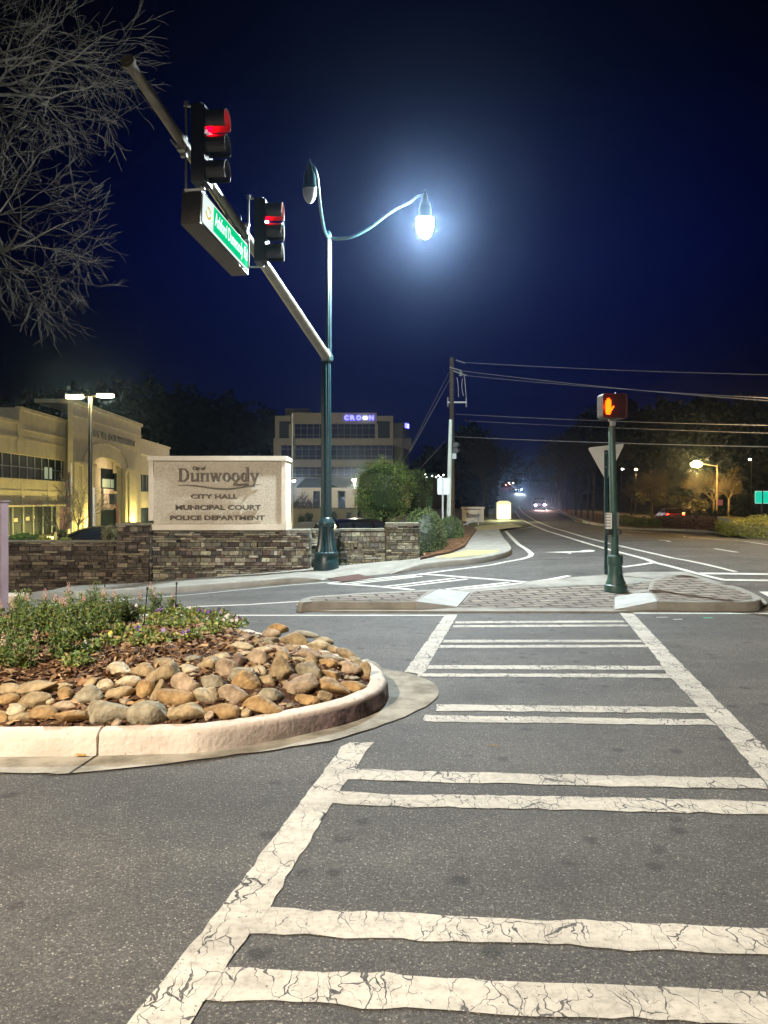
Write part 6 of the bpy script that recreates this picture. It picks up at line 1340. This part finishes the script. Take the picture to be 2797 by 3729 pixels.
for (x0, x1, y0, y1, d_, c_, lab) in ((216, 256, 1846, 1924, 34, (.62, .36, .28), 'salmon pink banner hanging on a pole in front of the city hall'), (334, 346, 1776, 1925, 33, (.65, .60, .58), 'pale narrow banner partly hidden by the parking lamp post')):
    s_ = d_/F; xp = (x1+3-CX)*s_ if x0 < 300 else (x0-2-CX)*s_; g_ = H(xp, d_); t = thing('banner', (xp, d_, g_), lab, 'banner'); b = B(); b.tube([(xp, d_, g_), (xp, d_, CH+(HY-y0+8)*s_)], .03, 8); link('pole', b, M['steel'], t)
    b = B(); vs = []
    for i in range(9):
        for j in range(5): vs.append(((x0+(x1-x0)*j/4-CX)*s_, d_+.03*math.sin(j*1.5+i*.4), CH+(HY-(y0+(y1-y0)*i/8+(6 if i == 8 and j in (1, 2, 3) else 0)))*s_))
    b.add(vs, [(i*5+j, i*5+j+1, (i+1)*5+j+1, (i+1)*5+j) for i in range(8) for j in range(4)]); link('cloth', b, mat('banner_cloth', c_, .9, tuple(v*.85 for v in c_), 6), t, smooth=True)
d = 36.; s = d/F; t = thing('box_sign', P(423, 1900, d), 'small dark box on a slanting post in front of the entrance', 'box'); b = B(); b.box(P(412, 1818, d), (21*s, .25, 38*s)); b.box(P(412, 1801, d-.02), (24*s, .3, 5*s)); link('box', b, M['black'], t); b = B(); b.tube([P(421, 1830, d), P(428, 1860, d), (P(426, 1860, d).x, d, H(-13, d))], [4*s]*3, 8); link('post', b, mat('rust_red_post', (.2, .05, .04), .6), t)
t = thing('bollard', P(202, 1975, 27), 'short yellow bollard above the low wall', 'bollard'); b = B(); s = 27/F; b.lathe([(4.5*s, H(-12, 27)-P(0, 1975, 27).z), (4.5*s, 32*s), (3.5*s, 36*s), (1*s, 37.5*s)], P(202, 1975, 27), 12); link('post', b, mat('yellow_bollard_paint', (.62, .50, .16), .6), t, smooth=40)
# monument signs by the far entrance
d = 44.; s = d/F; t = thing('monument_sign', G(1724, 1905, .12), 'small pale monument sign with dark script in front of the dark bare tree', 'sign'); b = B(); pbx(b, 1690, 1757, 1856, 1906, d, .4); link('panel', b, M['cream'], t)
b = B(); pbx(b, 1686, 1694, 1850, 1910, d-.06, .55); pbx(b, 1753, 1762, 1850, 1910, d-.06, .55); pbx(b, 1683, 1765, 1846, 1853, d-.1, .65); link('frame', b, M['cream'], t)
b = B(); b.text('Dunwoody', .42, P(1701, 1885, d-.01), (1, 0, 0), (0, 0, 1), .02, .02, fit=46*s); link('lettering', b, M['letter'], t)
d = 50.; s = d/F; t = thing('lit_panel_sign', G(1835, 1902, .12), 'brightly lit white and yellow panel sign on two short legs by the far pavement', 'sign'); b = B(); pbx(b, 1809, 1861, 1832, 1897, d, .35); b.prism([P(1807, 1832, d-.02), P(1863, 1832, d-.02), P(1850, 1824, d-.02), P(1820, 1824, d-.02)], (0, .4, 0)); link('frame', b, M['cream'], t)
b = B(); pbx(b, 1812, 1858, 1838, 1892, d-.05, .04); link('lit_panel', b, glow('lit_white_yellow_panel', (1, 1, .66), 1.7), t)
b = B(); pbx(b, 1820, 1825, 1897, 1912, d+.1, .1); pbx(b, 1840, 1845, 1897, 1912, d+.1, .1); link('leg', b, M['steel'], t)
light('panel_sign_light', 'POINT', P(1835, 1868, d-3.2), 520, (1, .95, .5), .3)
t = thing('handrail', G(1702, 1925, .13), 'pale metal handrail sloping down beside the small monument sign', 'handrail'); b = B(); d = 36.; s = d/F
for pts in ([(1688, 1912), (1744, 1886), (1742, 1912)], [(1703, 1930), (1703, 1906), (1728, 1900)], [(1742, 1912), (1742, 1890)]): b.tube([P(x, y, d) for x, y in pts], .025, 8)
link('rail', b, M['steel'], t)
# green guide sign, pink notice
d = 52.; s = d/F; xg = (2776-CX)*s; t = thing('guide_sign', (xg, d, H(xg, d)), 'bright turquoise green road sign on a dark post, cut off by the right edge', 'sign'); b = B(); b.box((xg, d+.06, (H(xg, d)+CH+(HY-1786)*s)/2), (.09, .08, CH+(HY-1786)*s-H(xg, d))); b.box((xg, d-.045, CH+(HY-1811)*s), (3.5*s, .02, 48*s)); link('post', b, M['black'], t)
b = B(); b.prism([(xg+x, d, CH+(HY-1811)*s+z) for x, z in rrect(54*s, 46*s, 4*s)], (0, .02, 0)); link('plate', b, mat('green_sign_glow', (.01, .45, .32), .4, emit=(.0, .50, .36), es=.9), t)  # plate and border glow in place of light the sign throws back
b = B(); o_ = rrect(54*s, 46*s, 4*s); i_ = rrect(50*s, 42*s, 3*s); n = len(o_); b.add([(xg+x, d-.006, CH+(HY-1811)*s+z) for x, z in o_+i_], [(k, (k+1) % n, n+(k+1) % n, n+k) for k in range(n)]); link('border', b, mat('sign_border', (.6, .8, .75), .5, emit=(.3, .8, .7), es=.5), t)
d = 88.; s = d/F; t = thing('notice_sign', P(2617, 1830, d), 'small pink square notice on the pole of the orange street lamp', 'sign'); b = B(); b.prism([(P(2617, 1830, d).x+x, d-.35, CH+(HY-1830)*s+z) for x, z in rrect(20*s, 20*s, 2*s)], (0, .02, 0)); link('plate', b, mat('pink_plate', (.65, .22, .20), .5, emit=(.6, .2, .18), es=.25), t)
b = B(); [b.box((P(2617, 1830, d).x, d-.355, CH+(HY-1830+k*5)*s), (14*s, .006, 1.2*s)) for k in (-1, 0, 1)]; link('print', b, M['plate_print'], t)

# ------------------------------------------------------------------ thin haze added to give the lamps their glow
hz = B(); hz.box((10, 190, 21), (700, 440, 52)); HM = bpy.data.materials.new('lamp_glow_haze'); HM.use_nodes = True; t = HM.node_tree
for n_ in list(t.nodes):
    if n_.type == 'BSDF_PRINCIPLED': t.nodes.remove(n_)
pv = t.nodes.new('ShaderNodeVolumePrincipled'); pv.inputs['Color'].default_value = (.42, .62, 1, 1); pv.inputs['Density'].default_value = .00042; pv.inputs['Anisotropy'].default_value = .92
t.links.new(pv.outputs[0], t.nodes['Material Output'].inputs['Volume'])
tag(link('glow_haze', hz, HM), kind='stuff', label='thin haze added to make a glow around the lamps')
